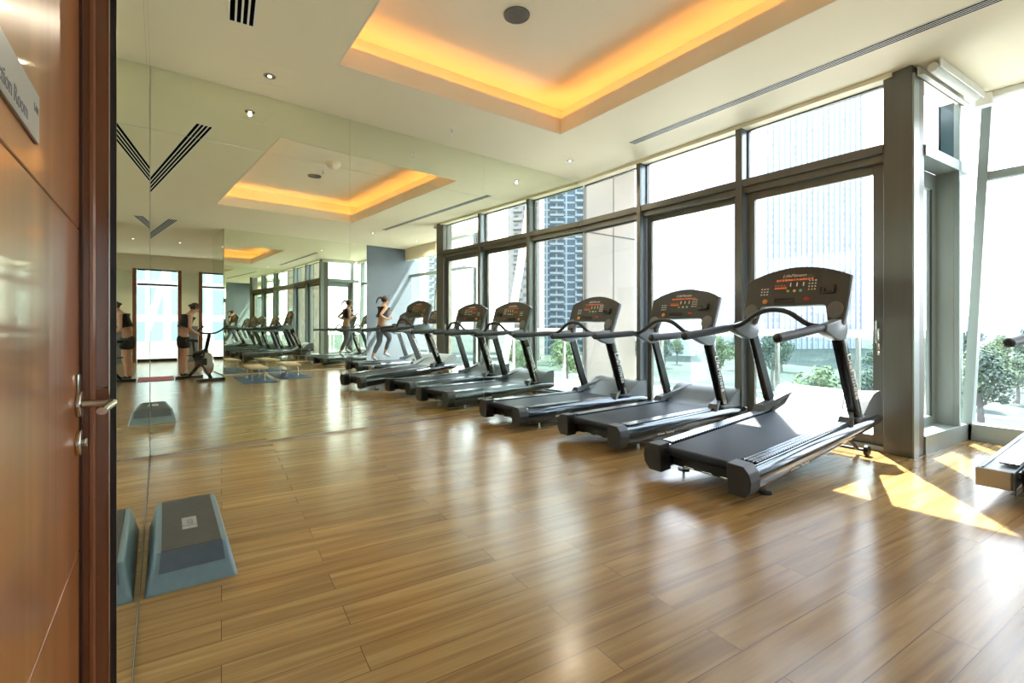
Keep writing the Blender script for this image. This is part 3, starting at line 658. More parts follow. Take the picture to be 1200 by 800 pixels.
        bm = bmesh.new(); add_tube(bm, p, [.028] * 8 + [.033] * (len(p) - 8), 16); add_ball(bm, tuple(p[-1]), .033, 2, (1, .5, 1)); hr = obj('handrail', bm, 'grip', t, True)
        bm = bmesh.new(); add_ball(bm, (p[-1].x, p[-1].y - .006, p[-1].z), .028, 2, (1, .55, 1)); obj('rail_end_cap', bm, 'black', hr, True)
    # crossbar
    bm = bmesh.new(); add_tube(bm, smooth_path([(-.36, 1.16, 1.055), (-.27, 1.15, 1.085), (-.14, 1.15, 1.165), (-.05, 1.15, 1.195), (.05, 1.15, 1.195), (.14, 1.15, 1.165), (.26, 1.17, 1.075), (.36, 1.20, 1.055)], 6), .020, 14); obj('front_crossbar', bm, 'grip', t, True)
    # console : frame (X across, V up the slanted plane)
    O = Vector((0, 1.400, 1.045)); vy, vz = .34, .94; KX = 1.04; ln = math.hypot(vy, vz); vy /= ln; vz /= ln
    CM = Matrix(((1, 0, 0, O.x), (0, vy, -vz, O.y), (0, vz, vy, O.z), (0, 0, 0, 1)))   # local z points to the user
    CM = Matrix(((1, 0, 0, O.x), (0, vy, -vz, O.y), (0, vz, vy, O.z), (0, 0, 0, 1)))
    out = [(-.330, 0), (-.395, .02), (-.408, .16), (-.418, .395)]
    for k in range(1, 12):
        a = k / 12; out.append((-.418 + .836 * a, .395 + .105 * math.sin(pi * a) ** .85))
    out += [(.418, .395), (.408, .16), (.395, .02), (.330, 0), (.292, .03), (.275, .12), (.262, .165), (.245, .178), (-.245, .178), (-.262, .165), (-.275, .12), (-.292, .03)]
    out = [(x * 1.04, y if y < .2 else y * 1.07) for x, y in out]
    bm = bmesh.new(); add_prism(bm, out, 'xy', -.042, .0, .006, 2, CM); obj('console_back', bm, 'console_edge', t)
    inn = [(x * .985, .006 + (y - .006) * .992 + (.004 if y < .2 else 0)) for x, y in out]
    bm = bmesh.new(); add_prism(bm, inn, 'xy', .0, .012, .003, 1, CM); con = obj('console', bm, 'console', t)
    def cx(name, a, b, m, bev=0., th=.003):
        bm = bmesh.new(); add_box(bm, (a[0], a[1], .0115), (b[0], b[1], .0118 + th), bev, 2, CM); return obj(name, bm, m, con)
    for s in (-1, 1):
        bm = bmesh.new(); add_cyl(bm, (0, 0, 0), (0, 0, 1), .060, .018, 36, .005); bmesh.ops.transform(bm, matrix=CM @ Matrix.Translation((s * .345, .128, .018)) @ Matrix.Diagonal((1, 1.2, 1, 1)), verts=bm.verts[:]); obj('speaker_disc', bm, 'disc', t, True)
    text_mesh('console_emblem', 'LifeFitness', .038, 'white_ink', CM @ Matrix.Translation((-.01, .452, .013)), con, .35, .001, .20)
    bm = bmesh.new()
    for i in range(13): add_box(bm, (-.155 + i * .024, .405 + .002 * math.sin(i * 2.1), .012), (-.155 + i * .024 + .016 + .004 * math.sin(i * 5), .423, .0128), 0, 1, CM)
    obj('led_text_row', bm, 'orange', con, label='glowing orange text row'); bm = bmesh.new()
    for i in range(5): add_box(bm, (-.165 + i * .022, .335, .012), (-.165 + i * .022 + .017, .350, .0128), 0, 1, CM)
    for i in range(4): add_box(bm, (-.165 + i * .026, .362, .012), (-.165 + i * .026 + .012, .370, .0128), 0, 1, CM)
    obj('led_readout', bm, 'orange', con, label='glowing orange readout')
    for x in (-.035, .018, .072):
        bm = bmesh.new(); add_box(bm, (x, .352, .012), (x + .010, .388, .0150), .002, 1, CM); obj('white_key_bar', bm, 'white_ink', con)
    for x, m in ((-.045, 'green'), (.008, 'yellow'), (.060, 'cyan')):
        bm = bmesh.new(); add_cyl(bm, (0, 0, 0), (0, 0, 1), .012, .006, 18, .002); bmesh.ops.transform(bm, matrix=CM @ Matrix.Translation((x, .312, .014)), verts=bm.verts[:]); obj('round_key', bm, m, con, True, label=m + ' round key')
    bm = bmesh.new()
    for i in range(3):
        for j in range(4): add_box(bm, (.118 + i * .024, .312 + j * .026, .012), (.130 + i * .024, .324 + j * .026, .0150), .002, 1, CM)
    obj('number_keys', bm, 'white_ink', con)
    bm = bmesh.new()
    for i in range(9): add_box(bm, (-.285 + (i % 3) * .026, .285 + (i // 3) * .026, .012), (-.270 + (i % 3) * .026, .294 + (i // 3) * .026, .0130), 0, 1, CM)
    obj('side_keys', bm, 'white_ink', con)
    cx('cup_slot', (-.150, .205), (.020, .243), 'black', .006, .002)
    bm = bmesh.new(); add_cyl(bm, (0, 0, 0), (0, 0, 1), .022, .012, 24, .004); bmesh.ops.transform(bm, matrix=CM @ Matrix.Translation((-.232, .222, .017)), verts=bm.verts[:]); obj('start_button', bm, 'orange_knob', con, True, label='orange round button')
    bm = bmesh.new(); add_cyl(bm, (0, 0, 0), (0, 0, 1), .016, .012, 24, .004); bmesh.ops.transform(bm, matrix=CM @ Matrix.Translation((.118, .232, .017)) @ Matrix.Diagonal((1.4, .9, 1, 1)), verts=bm.verts[:]); obj('stop_button', bm, 'red', con, True, label='red oval stop button')
    bm = bmesh.new()
    add_box(bm, (.215, .270, .010), (.330, .290, .030), .006, 2, CM); add_box(bm, (.310, .275, .010), (.332, .345, .034), .006, 2, CM); add_box(bm, (.212, .275, .010), (.226, .330, .022), .004, 2, CM); add_box(bm, (.245, .285, .010), (.257, .318, .028), .004, 2, CM)
    obj('reading_holder', bm, 'black', con, True)
    # incline leg with wheels, adjustable feet
    lf = bpy.data.objects.new('incline_leg', None); lf.empty_display_size = .05
    bm = bmesh.new()
    for s in (-1, 1): add_tube(bm, [(s * .24, -.38, .075), (s * .24, 0, .0)], .016, 8)
    add_tube(bm, [(-.30, 0, 0), (.30, 0, 0)], .014, 10)
    leg = obj('incline_leg', bm, 'cap', t, True); leg.location = (0, 2.09, .047)
    for s in (-1, 1):
        bm = bmesh.new(); add_cyl(bm, (0, 0, 0), (1, 0, 0), .045, .035, 28, .008); w_ = obj('wheel', bm, 'black', leg, True); w_.location = (s * .315, 0, 0)
        bm = bmesh.new(); add_cyl(bm, (0, 0, 0), (1, 0, 0), .045, .012, 24, .003); f_ = obj('levelling_foot', bm, 'black', t, True); f_.rotation_euler = (0, R(90), 0); f_.location = (s * .33, .33, .0068)
        bm = bmesh.new(); add_cyl(bm, (0, 0, .03), (0, 0, 1), .010, .055, 12); st = obj('foot_stem', bm, 'steel', t); st.location = (s * .33, .33, .012)
    bpy.data.objects.remove(lf)
    return t
proto = make_treadmill()
TM = [  # x, y, yaw, pitch, label
    (-1.98, 3.03, -2.5, 4.5, 'nearest whole treadmill, raised on its incline, in front of the grey window column'),
    (-3.28, 3.28, -1.0, .8, 'middle of the three treadmills along the windows, between the raised one and the mirror wall'),
    (-4.57, 3.14, -1.0, 0, 'treadmill beside the long mirror wall, in front of the beige stone outside'),
    (-.29, 4.34, 0, 0, 'treadmill in the window bay, only its rear corner and handrail at the right edge'),
    (1.15, 4.34, 0, 0, 'treadmill deep in the window bay that the runner uses, seen in the mirror')]
for i, (x, y, yw, pt, lab) in enumerate(TM):
    o = proto if i == 0 else copy_tree(proto)
    if i == 3:                                   # this machine has flat rails with square tan end plates
        for c in list(o.children):
            if c.name.startswith(('end_cap', 'side_rail')):
                s = 1 if c.data.vertices[0].co.x > 0 else -1; nm_ = c.name.split('.')[0]
                for g in list(c.children): bpy.data.objects.remove(g)
                bpy.data.objects.remove(c); bm = bmesh.new()
                if nm_ == 'end_cap':
                    add_box(bm, (s * .30 if s > 0 else -.465, -.012, .105), (.465 if s > 0 else s * .30, .0, .222), .004)
                    for zz in (.135, .195): add_cyl(bm, (s * .38, -.013, zz), (0, 1, 0), .007, .003, 14)
                    obj('end_plate', bm, 'end_tan', o)
                else:
                    add_box(bm, (s * .285 if s > 0 else -.465, 0, .105), (.465 if s > 0 else s * .285, 2.05, .222), .008)
                    add_box(bm, (s * .43 if s > 0 else -.44, .02, .222), (.44 if s > 0 else s * .43, 2.0, .228))
                    obj('flat_side_rail', bm, 'hood', o)
    o.location = (x, y, 0); o.rotation_euler = (R(pt), 0, R(yw)); o['label'] = lab
    if pt:
        for c in o.children:
            if c.name.startswith('incline_leg'):
                dz = 2.09 * sin(R(pt)); a = math.asin(min(.9, (dz) / .40)); c.rotation_euler = (-R(pt), 0, 0)
                # swing down about the pivot 0.38 m behind the wheels
                piv = Vector((0, 1.71, .122)); old = Vector((0, .38, -.075)); need = dz + 0.0
                zp = piv.y * sin(R(pt)) + piv.z * cos(R(pt)); lz = -(zp - .047); ly = math.sqrt(max(.0, old.length ** 2 - lz ** 2))
                wv = Vector((0, ly, lz)); th = math.atan2(wv.z, wv.y) - math.atan2(old.z, old.y)
                wl = Matrix.Rotation(-R(pt), 3, 'X') @ wv
                c.location = piv + wl; c.rotation_euler = (th - R(pt), 0, 0)
            if c.name.startswith(('levelling_foot', 'foot_stem')):
                c.location = c.location + Vector((0, 0, -.33 * sin(R(pt)) if c.name.startswith('levelling_foot') else -.33 * sin(R(pt))))

# ================================================================== STEP PLATFORM
t = thing('step_platform', 'low blue plastic step platform with a black ribbed top on the floor beside the mirror', 'step platform', (-2.985, .102, 0), 0)
W0, W1, L0, L1, Z = .172, .142, .445, .380, .150
bm = bmesh.new()
add_loft(bm, [[(-L0, -W0, 0), (L0, -W0, 0), (L0, W0, 0), (-L0, W0, 0)], [(-L0 + .004, -W0 + .002, .012), (L0 - .004, -W0 + .002, .012), (L0 - .004, W0 - .002, .012), (-L0 + .004, W0 - .002, .012)], [(-L1, -W1, Z - .012), (L1, -W1, Z - .012), (L1, W1, Z - .012), (-L1, W1, Z - .012)], [(-L1 + .012, -W1 + .008, Z), (L1 - .012, -W1 + .008, Z), (L1 - .012, W1 - .008, Z), (-L1 + .012, W1 - .008, Z)]])
bmesh.ops.bevel(bm, geom=[e for e in bm.edges if abs(e.verts[0].co.z - e.verts[1].co.z) > .05], offset=.018, segments=3, affect='EDGES', profile=.5)
obj('body', bm, 'step_blue', t, True)
bm = bmesh.new(); add_box(bm, (-L1 + .010, -W1 + .028, Z - .002), (L1 - .008, W1 - .028, Z + .004), .003); tp = obj('rubber_top', bm, 'step_top', t)
for s in (-1, 1):
    bm = bmesh.new(); xa = s * (L1 - .006); xb = s * (L1 + (L0 - L1) * .50)
    add_loft(bm, [[(xa + s * .001, -W1 + .026, Z + .001), (xa + s * .001, W1 - .026, Z + .001), (xa - s * .02, W1 - .026, Z + .001), (xa - s * .02, -W1 + .026, Z + .001)], [(xb + s * .002, -W1 + .018, Z - .075), (xb + s * .002, W1 - .018, Z - .075), (xb - s * .02, W1 - .018, Z - .075), (xb - s * .02, -W1 + .018, Z - .075)]])
    obj('end_insert', bm, 'step_insert', t)
bm = bmesh.new(); add_box(bm, (-.02, -.032, Z + .004), (.15, .030, Z + .0065), .001); pl = obj('label_plate', bm, 'plate', t, label='silver label plate')
text_mesh('label_lettering', 'STEP', .036, 'step_insert', Matrix.Translation((.055, -.001, Z + .0067)) @ Matrix.Rotation(R(90), 4, 'Z') @ Matrix.Rotation(R(-90), 4, 'Z'), pl, 0, .0004)
text_mesh('label_lettering', 'Reebok', .020, 'step_insert', Matrix.Translation((.105, -.001, Z + .0067)) @ Matrix.Rotation(R(90), 4, 'Z'), pl, 0, .0004)

# ================================================================== MATS, BENCHES, BIKE
def exercise_mat(x, y, w_, l_, m, lab, rz=0, group=None):
    bm = bmesh.new(); add_box(bm, (-w_ / 2, -l_ / 2, 0), (w_ / 2, l_ / 2, .012), .004); o = obj('exercise_mat', bm, m); o.location = (x, y, .0); o.rotation_euler = (0, 0, rz); tag(o, lab, 'exercise mat', group)
exercise_mat(.98, 2.12, 1.65, .62, 'mat_blue', 'blue exercise mat nearer the long mirror, a low bench standing on it', R(4), 'blue mats under the benches')
exercise_mat(1.35, 2.92, 1.6, .62, 'mat_blue', 'blue exercise mat farther toward the windows, under the second low bench', R(4), 'blue mats under the benches')
exercise_mat(2.45, .62, 1.0, .42, 'mat_pink', 'pink exercise mat on the floor by the standing woman, seen in the mirror', R(5))
def bench(x, y, lab):
    t = thing('low_bench', lab, 'bench', (x, y, .012), R(4), 'low benches on the blue mats')
    bm = bmesh.new(); add_box(bm, (-.48, -.17, .24), (.48, .17, .285), .010); obj('seat', bm, 'bench_wood', t, True)
    for sx in (-1, 1):
        for sy in (-1, 1):
            bm = bmesh.new(); add_tube(bm, [(sx * .34, sy * .12, .245), (sx * .34, sy * .12, .004)], .014, 10); add_cyl(bm, (sx * .34, sy * .12, .006), (0, 0, 1), .035, .012, 20, .003); obj('leg', bm, 'steel', t, True)
bench(.95, 2.12, 'pale topped low bench on steel legs, nearer the long mirror, seen reflected')
bench(1.40, 2.92, 'pale topped low bench on steel legs, farther toward the windows, seen reflected')
# indoor cycle
t = thing('exercise_bike', 'black indoor exercise bike with a bright flywheel beside the standing woman, seen in the mirror', 'exercise bike', (1.75, 1.22, 0), R(75))
bm = bmesh.new()
for y in (-.5, .5): add_box(bm, (-.27, y - .04, .0), (.27, y + .04, .06), .015)
obj('floor_bar', bm, 'black', t, True)
bm = bmesh.new(); add_tube(bm, smooth_path([(0, -.5, .05), (0, -.2, .22), (0, .1, .34), (0, .5, .06)], 5), .035, 10); add_tube(bm, [(0, -.15, .25), (0, -.30, .80)], .032, 10); add_tube(bm, [(0, .12, .34), (0, .42, .95)], .036, 10); add_tube(bm, [(0, -.22, .55), (0, .28, .62)], .05, 10); obj('frame', bm, 'black', t, True)
bm = bmesh.new(); add_cyl(bm, (0, .36, .36), (1, 0, 0), .235, .045, 36, .01); fw = obj('flywheel', bm, 'glass_dark', t, True, label='bright steel flywheel')
bm = bmesh.new(); add_cyl(bm, (0, -.02, .40), (1, 0, 0), .13, .09, 24, .01); add_box(bm, (-.045, -.02, .32), (.045, .36, .48), .03); obj('chain_guard', bm, 'black', t, True)
bm = bmesh.new(); add_prism(bm, [(-.10, -.46), (.10, -.46), (.12, -.36), (.04, -.22), (.022, -.12), (-.022, -.12), (-.04, -.22), (-.12, -.36)], 'xy', .80, .87, .02); obj('saddle', bm, 'black', t, True)
bm = bmesh.new(); add_tube(bm, smooth_path([(-.22, .66, 1.14), (-.22, .45, 1.06), (-.10, .42, 1.0), (.10, .42, 1.0), (.22, .45, 1.06), (.22, .66, 1.14)], 5), .019, 10); add_tube(bm, [(0, .41, .93), (0, .43, 1.01)], .03, 10); obj('handlebar', bm, 'black', t, True)
for s in (-1, 1):
    bm = bmesh.new(); add_tube(bm, [(s * .06, -.02, .40), (s * .09, -.02 + s * .12, .40 - s * .12)], .014, 8); add_box(bm, (s * .13 - .05, -.07 + s * .12, .385 - s * .12), (s * .13 + .05, .05 + s * .12, .41 - s * .12), .008); obj('pedal', bm, 'black', t, True)

# ================================================================== PEOPLE
def figure(name, label, loc, rz, J, shorts, leg_mat, top_back, hair_tail):
    t = thing(name, label, 'person', loc, rz)
    P = []; E = []; Rr = []
    def add(p, r, par=None):
        P.append(p); Rr.append(r); i = len(P) - 1
        if par is not None: E.append((par, i))
        return i
    pel = add(J['pelvis'], (.135, .095)); w1 = add(J['waist'], (.105, .08), pel); ch = add(J['chest'], (.135, .10), w1); sh = add(J['neckbase'], (.10, .07), ch); nk = add(J['neck'], .047, sh)
    hd = add(J['headlow'], (.062, .07), nk); ht = add(J['head'], (.076, .09), hd); htt = add(J['headtop'], (.055, .065), ht)
    for s in ('L', 'R'):
        a = add(J['sh' + s], .052, sh); b = add(J['el' + s], .037, a); c = add(J['wr' + s], .026, b); pm = add(J['ha' + s], (.034, .018), c)
        hv = (Vector(J['ha' + s]) - Vector(J['wr' + s])).normalized(); sd_ = hv.cross(Vector((0, 1, .3))).normalized()
        for k, (off, ln_) in enumerate(((-.028, .062), (-.010, .075), (.009, .070), (.026, .055))):
            b1 = Vector(J['ha' + s]) + sd_ * off + hv * .02; f1 = add(tuple(b1 + hv * ln_ * .5), .0095, pm); add(tuple(b1 + hv * ln_ + Vector((0, .012, -.018))), .008, f1)
        th_ = Vector(J['wr' + s]) + hv * .03 + sd_ * -.045; f1 = add(tuple(th_), .011, pm); add(tuple(th_ + hv * .035 + sd_ * -.01), .009, f1)
        h = add(J['hip' + s], .088, pel); k_ = add(J['kn' + s], .056, h); cf = add(tuple(Vector(J['kn' + s]).lerp(Vector(J['an' + s]), .3) + Vector((0, -.015, 0))), .055, k_); an = add(J['an' + s], .036, cf); add(J['toe' + s], (.036, .025), an)
    skin_mesh('body', P, E, Rr, 'skin', t, 2, 0)
    hv = Vector(J['head']); up = (Vector(J['headtop']) - Vector(J['headlow'])).normalized(); fw_ = Vector(J['face']); sd_ = up.cross(fw_).normalized()
    # hair cap and tail
    bm = bmesh.new(); add_ball(bm, tuple(hv - fw_ * .020 + up * .030), .096, 3, (.92, 1.02, 1.0)); bmesh.ops.delete(bm, geom=[v for v in bm.verts if (v.co - hv).dot(fw_) > .050 and (v.co - hv).dot(up) < .062], context='VERTS'); add_tube(bm, smooth_path(hair_tail, 4), [.035 - .0018 * i for i in range(len(smooth_path(hair_tail, 4)))], 10); obj('hair', bm, 'hair', t, True)
    # face: nose, eyes, mouth, ears
    bm = bmesh.new(); add_ball(bm, tuple(hv + fw_ * .094 - up * .012), .013, 2, (.8, 1.1, 1.6))
    for s in (-1, 1): add_ball(bm, tuple(hv + sd_ * s * .078 - up * .005), .017, 2, (.5, .8, 1.4))
    obj('nose_and_ears', bm, 'skin', t, True)
    bm = bmesh.new()
    for s in (-1, 1): add_ball(bm, tuple(hv + fw_ * .084 + sd_ * s * .030 + up * .006), .009, 2)
    obj('eyes', bm, 'hair', t, True)
    bm = bmesh.new(); add_ball(bm, tuple(hv + fw_ * .086 - up * .045), .013, 2, (1.5, .6, .4)); obj('mouth', bm, 'mat_pink', t, True)
    # sports top
    skin_mesh('sports_top', [tuple(Vector(J['waist']).lerp(Vector(J['chest']), .62)), J['chest'], tuple(Vector(J['chest']).lerp(Vector(J['neckbase']), .55))], [(0, 1), (1, 2)], [(.142, .110), (.152, .117), (.095, .080)], 'cloth_black', t, 2, 1)
    # shorts or leggings
    pts = [tuple(Vector(J['pelvis']).lerp(Vector(J['waist']), .45)), J['pelvis']]; ed = [(0, 1)]; rr = [(.150, .115), (.185, .135)]
    for s in ('L', 'R'):
        a = Vector(J['hip' + s]); b = Vector(J['kn' + s]); c = Vector(J['an' + s]); i = len(pts)
        pts.append(tuple(a)); rr.append(.126); ed.append((1, i))
        if shorts: pts.append(tuple(a.lerp(b, .60))); rr.append(.112); ed.append((i, i + 1))
        else:
            pts += [tuple(b), tuple(b.lerp(c, .3) + Vector((0, -.015, 0))), tuple(b.lerp(c, .85))]; rr += [.072, .068, .046]; ed += [(i, i + 1), (i + 1, i + 2), (i + 2, i + 3)]
    skin_mesh('shorts' if shorts else 'leggings', pts, ed, rr, leg_mat, t, 2, 1)
    for s in ('L', 'R'):
        a = Vector(J['an' + s]); b = Vector(J['toe' + s]); dd = (b - a)
        skin_mesh('shoe', [tuple(a + Vector((0, 0, -.005))), tuple(a + dd * .3 + Vector((0, 0, -.012))), tuple(b), tuple(b + dd.normalized() * .045)], [(0, 1), (1, 2), (2, 3)], [(.046, .046), (.046, .042), (.044, .03), (.03, .022)], 'shoe' if not shorts else 'cloth_black', t, 2, 1)
    return t
stand = dict(pelvis=(0, 0, .93), waist=(0, .01, 1.08), chest=(0, .05, 1.25), neckbase=(0, .10, 1.38), neck=(0, .15, 1.45), headlow=(0, .19, 1.49), head=(0, .225, 1.545), headtop=(0, .235, 1.62), face=(0, .72, -.69),
             shL=(-.165, .09, 1.36), elL=(-.225, .06, 1.10), wrL=(-.12, .20, 1.00), haL=(-.06, .25, .99), shR=(.165, .09, 1.36), elR=(.225, .06, 1.10), wrR=(.12, .20, 1.00), haR=(.06, .25, .99),
             hipL=(-.085, 0, .88), knL=(-.085, .03, .48), anL=(-.085, -.02, .09), toeL=(-.095, .13, .035), hipR=(.085, 0, .88), knR=(.09, .02, .48), anR=(.095, -.03, .09), toeR=(.11, .12, .035))
figure('person', 'woman in black top and shorts standing, looking down at her hands, seen reflected', (2.42, 1.00, 0), R(-8), stand, True, 'cloth_black', 0, [(0, .17, 1.60), (0, .13, 1.62), (0, .11, 1.59)])
run = dict(pelvis=(0, 0, .95), waist=(0, .02, 1.10), chest=(0, .05, 1.27), neckbase=(0, .07, 1.41), neck=(0, .09, 1.48), headlow=(0, .11, 1.52), head=(0, .125, 1.585), headtop=(0, .12, 1.66), face=(0, 1, -.05),
           shL=(-.165, .06, 1.385), elL=(-.235, -.14, 1.19), wrL=(-.20, .07, 1.10), haL=(-.18, .14, 1.12), shR=(.165, .06, 1.385), elR=(.235, .02, 1.13), wrR=(.15, .22, 1.22), haR=(.13, .28, 1.26),
           hipL=(-.085, 0, .90), knL=(-.09, .22, .58), anL=(-.09, .05, .22), toeL=(-.09, .17, .15), hipR=(.085, 0, .90), knR=(.085, .00, .50), anR=(.085, -.20, .13), toeR=(.085, -.10, .045))
figure('person', 'woman running on the bay treadmill in black top and grey leggings, seen in the mirror', (1.17, 5.12, .236), 0, run, False, 'cloth_grey', 0, [(0, .04, 1.64), (0, -.03, 1.66), (0, -.10, 1.60), (0, -.13, 1.50)])

# ================================================================== OUTSIDE
sbox('balcony_slab', (-7.6, GY + .1, -.35), (-1.62, 7.35, -.02), 'terrace').name = 'floor_balcony'
bm = bmesh.new(); add_box(bm, (-6.6, 5.56, -.02), (-5.9, 7.14, 4.29)); p_ = tag(obj('stone_pylon', bm, 'pylon'), 'beige stone clad pylon outside the window nearest the mirror wall', 'pylon')
bm = bmesh.new(); add_box(bm, (-5.9005, 6.54, -.3), (-5.897, 6.56, 4.25)); add_box(bm, (-5.9005, 5.56, 2.76), (-5.897, 7.16, 2.785)); obj('cladding_joint', bm, 'seam', p_)
rl = thing('balcony_railing', 'white topped glass railing along the balcony outside the sliding doors', 'railing', (0, 7.2, -.02))
bm = bmesh.new(); add_box(bm, (-5.88, -.05, 1.03), (-1.64, .05, 1.12), .008); obj('top_rail', bm, 'white', rl)
for x in (-5.75, -5.35, -4.35, -3.35, -2.35, -1.68):
    bm = bmesh.new(); add_box(bm, (x - .02, -.03, 0), (x + .02, .03, 1.03)); obj('railing_post', bm, 'steel', rl)
bm = bmesh.new(); add_box(bm, (-5.86, .032, .08), (-1.64, .042, 1.0)); obj('railing_glass', bm, 'rail_glass', rl)
# unseen slabs added to keep the sun off the left door and upper glass
sbox('sun_block_slab', (-9.5, 5.62, 4.3), (-4.3, 9.0, 4.6), 'terrace')
sbox('sun_block_strip', (-4.28, 5.62, 4.3), (-1.5, 6.36, 4.5), 'terrace')
outside_brace([(1.3, 9.2, -1), (-.45, 9.2, 6)], 'white slanted facade brace beyond the balcony, seen in the mirror before the reddish tower', .15)
outside_brace([(4.9, 7.6, -2), (2.6, 7.6, 7)], 'white slanted facade brace outside the bay, leaning over the sky, seen in the mirror', .14)

GZ = -11.
tag(box('park_ground', (-700, 12, GZ - 1), (700, 900, GZ), 'ground'), 'hazy green park ground far below the windows', 'ground', kind='structure').name = 'ground'
bm = bmesh.new(); add_box(bm, (-300, 50, GZ), (300, 57, GZ + .05)); add_box(bm, (-300, 88, GZ), (300, 92, GZ + .05)); tag(obj('road', bm, 'road'), 'pale road crossing the park below the bay window', 'road', kind='structure')
tag(box('podium_roof', (-75, 13, GZ), (-9, 38, -4.5), 'terrace', bev=.3), 'low white podium roof below the balcony', 'building')
def tree_mesh(seed, m):
    rnd = random.Random(seed); bm = bmesh.new()
    blobs = []
    for k in range(30):
        a = rnd.uniform(0, 2 * pi); r = 2.7 * rnd.random() ** .5; z = rnd.uniform(3.8, 8.2); f = max(.25, 1 - abs(z - 5.6) / 3.4)
        blobs.append((Vector((r * f * cos(a), r * f * sin(a), z)), rnd.uniform(.7, 1.2)))
    for c, R0 in blobs:                      # leaves: small tilted quads scattered over each clump
        for q in range(75):
            d_ = Vector((rnd.gauss(0, 1), rnd.gauss(0, 1), rnd.gauss(0, 1))).normalized(); p = c + d_ * R0 * rnd.uniform(.75, 1.1); l = rnd.uniform(.13, .26)
            u_ = d_.cross(Vector((rnd.gauss(0, 1), rnd.gauss(0, 1), rnd.gauss(0, 1)))).normalized(); v_ = (d_ * .5 + d_.cross(u_)).normalized()
            bm.faces.new([bm.verts.new(p + u_ * l), bm.verts.new(p + v_ * l * .6), bm.verts.new(p - u_ * l), bm.verts.new(p - v_ * l * .6)])
    return bm
protos = []
for s, m in ((1, 'leaf'), (2, 'leaf2'), (3, 'leaf')):
    t = thing('park_tree', 'x', 'tree', (0, 0, GZ), 0, 'hazy trees in the park below')
    obj('crown', tree_mesh(s, m), m, t)
    bm = bmesh.new(); add_tube(bm, smooth_path([(0, 0, 0), (.1, 0, 2), (-.1, .1, 4.5)], 4), [.28 - .012 * i for i in range(9)], 8)
    for a in (0, 2.1, 4.2): add_tube(bm, [(0, 0, 3), (1.1 * cos(a), 1.1 * sin(a), 5.2)], .10, 6)
    obj('trunk', bm, 'trunk', t, True); protos.append(t)
spots = [(-9.6, 45), (-13.5, 60.5), (-21, 68), (-5.5, 81), (-18, 46), (-4.2, 62.5), (-12, 71), (-14, 83), (-9.5, 96), (-19, 98), (-14, 108), (-24, 116), (-13, 121), (-20, 130), (-30, 140), (-16, 142), (-24, 155), (-36, 170), (-20, 172), (-28, 190), (-40, 210), (-24, 215), (-30, 245), (-46, 260)]
rnd = random.Random(9)
while len(spots) < 62:
    y = rnd.uniform(44, 150); x = rnd.uniform(-110, 80) * (y / 100 + .2)
    if 48 < y < 59 or -80 < x < -18 and y < 48: continue
    if all((x - a) ** 2 + (y - b) ** 2 > 9.0 ** 2 for a, b in spots): spots.append((x, y))
for i, (x, y) in enumerate(spots):
    ki = 1 if i in (0, 4) else (i % 3 if i % 7 else 1)
    o = protos[ki] if (i in (1,) and ki == 1) else copy_tree(protos[ki]); s = rnd.uniform(.85, 1.25)
    o.location = (x, y, GZ); o.rotation_euler = (0, 0, rnd.uniform(0, 6)); o.scale = (s, s, s * rnd.uniform(.85, 1.1))
    o['label'] = 'yellow green park tree in the haze below' if ki == 1 else 'blue green park tree in the haze below'
for p in protos:
    if p.location.y == 0:
        for c in list(p.children): bpy.data.objects.remove(c)
        bpy.data.objects.remove(p)
for i, (x, y) in enumerate(((-4.6, 50.6), (-2.4, 50.6), (1.5, 50.6))):
    bm = bmesh.new(); add_tube(bm, [(0, 0, 0), (0, 0, 6.5)], .09, 8); add_tube(bm, [(0, 0, 6.4), (.9, 0, 6.8)], .07, 6); add_box(bm, (.7, -.15, 6.75), (1.4, .15, 6.9)); o = obj('street_lamp', bm, 'white'); o.location = (x, y, GZ); tag(o, ['leftmost white street lamp below the bay window', 'middle white street lamp below the bay window', 'white street lamp below the bay, rightmost of three'][i], 'street lamp', 'white street lamps in the park')

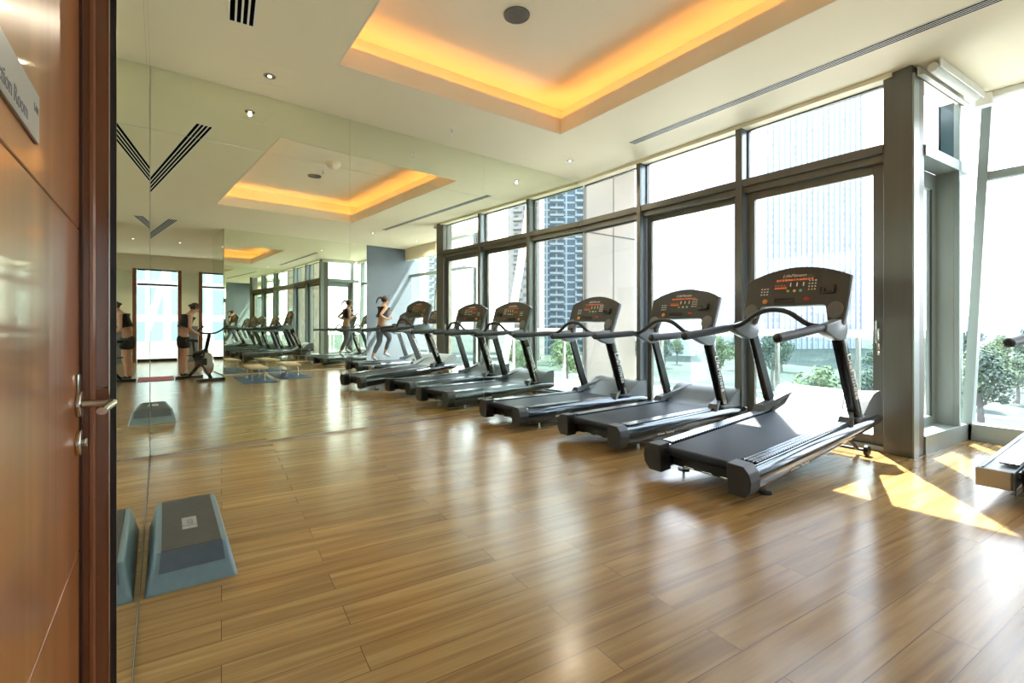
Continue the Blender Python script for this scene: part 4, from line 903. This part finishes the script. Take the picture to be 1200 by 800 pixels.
# virtual-camera directions give where the towers really stand
def mirror_xy(u, t):
    a = Vector((-10.437, -.453)); tb = {500: (.8586, .5127), 520: (.8402, .5423), 565: (.7945, .6073), 595: (.7609, .6489), 632: (.7164, .6977), 640: (.7064, .7078), 684: (.6494, .7604), 700: (.6275, .7786), 720: (.600, .800)}
    return a + Vector(tb[u]) * t
def tower(name, p, q, depth, z1, wall, glass, fx, fz, lab, balc=True, mort=.3, z0=GZ, fin=False):
    p = Vector(p); q = Vector(q); dd = (q - p); L_ = dd.length; rz = math.atan2(dd.y, dd.x)
    t = thing(name, lab, 'building', (p.x, p.y, z0), rz, 'towers outside the windows'); hh = z1 - z0
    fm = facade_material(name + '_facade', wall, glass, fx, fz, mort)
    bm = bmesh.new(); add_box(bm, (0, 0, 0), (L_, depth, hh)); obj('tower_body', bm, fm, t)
    wm = mat(name + '_slab', wall, .7)
    if balc:
        bm = bmesh.new(); nfl = int(hh / fz)
        nb = max(2, int(L_ / (fx * 2)))
        for i in range(nfl):
            for j in range(nb):
                x0 = j * L_ / nb + .5; add_box(bm, (x0, -1.3, i * fz), (x0 + L_ / nb * .55, 0, i * fz + .35)); add_box(bm, (x0, -1.3, i * fz), (x0 + L_ / nb * .55, -1.2, i * fz + 1.1))
        o = obj('balconies', bm, wm, t); o['kind'] = 'stuff'
    if fin:
        bm = bmesh.new(); k = 0.
        while k < L_: add_box(bm, (k, -.8, 0), (k + .7, 0, hh)); k += 3.4
        o = obj('facade_fins', bm, wm, t); o['kind'] = 'stuff'
    bm = bmesh.new(); add_box(bm, (L_ * .15, depth * .2, hh), (L_ * .85, depth * .8, hh + 4)); add_box(bm, (L_ * .4, depth * .4, hh + 4), (L_ * .6, depth * .6, hh + 7)); obj('roof_crown', bm, wm, t)
    return t
a_, b_ = mirror_xy(720, 210), mirror_xy(632, 205)
tower('residential_tower', a_, b_, 20, 62, (0.151, 0.180, 0.209), (0.018, 0.043, 0.079), 4.2, 3.1, 'dark blue glass apartment tower with white balconies, left of the beige pylon in the mirror', True, .35)
a_, b_ = mirror_xy(632, 170), mirror_xy(595, 172)
tower('residential_tower', a_, b_, 14, 75, (0.151, 0.137, 0.137), (0.043, 0.065, 0.086), 3.4, 3.1, 'reddish grey apartment tower with balconies behind a white slanted brace, seen in the mirror', True, .9)
a_, b_ = mirror_xy(520, 230), mirror_xy(500, 232)
tower('residential_tower', a_, b_, 14, 58, (0.259, 0.274, 0.266), (0.126, 0.162, 0.173), 2.6, 3.0, 'pale green grey tower with white balconies, seen in the mirror beside the grey wall', True, .5)
tower('office_tower', (-245, 120), (-205, 170), 30, 24, (0.252, 0.288, 0.335), (0.202, 0.252, 0.317), 4, 3.4, 'low hazy blue office block on the horizon far to the left outside the windows', False, .8)  # from here down, air haze is painted into the pale facade colours
def cam_xy(u, dep): l = (u - 600) / 560 * dep; return (-.809 * dep + .5878 * l, .5878 * dep + .809 * l)
tower('hazy_skyscraper', cam_xy(893, 250), cam_xy(1012, 262), 40, 150, (.262, .285, .325), (.222, .250, .312), 2.6, 3.4, 'very tall pale blue skyscraper in haze outside the right sliding door', False, .5, fin=True)  # pale blue stands for haze, put into wall and glass colours
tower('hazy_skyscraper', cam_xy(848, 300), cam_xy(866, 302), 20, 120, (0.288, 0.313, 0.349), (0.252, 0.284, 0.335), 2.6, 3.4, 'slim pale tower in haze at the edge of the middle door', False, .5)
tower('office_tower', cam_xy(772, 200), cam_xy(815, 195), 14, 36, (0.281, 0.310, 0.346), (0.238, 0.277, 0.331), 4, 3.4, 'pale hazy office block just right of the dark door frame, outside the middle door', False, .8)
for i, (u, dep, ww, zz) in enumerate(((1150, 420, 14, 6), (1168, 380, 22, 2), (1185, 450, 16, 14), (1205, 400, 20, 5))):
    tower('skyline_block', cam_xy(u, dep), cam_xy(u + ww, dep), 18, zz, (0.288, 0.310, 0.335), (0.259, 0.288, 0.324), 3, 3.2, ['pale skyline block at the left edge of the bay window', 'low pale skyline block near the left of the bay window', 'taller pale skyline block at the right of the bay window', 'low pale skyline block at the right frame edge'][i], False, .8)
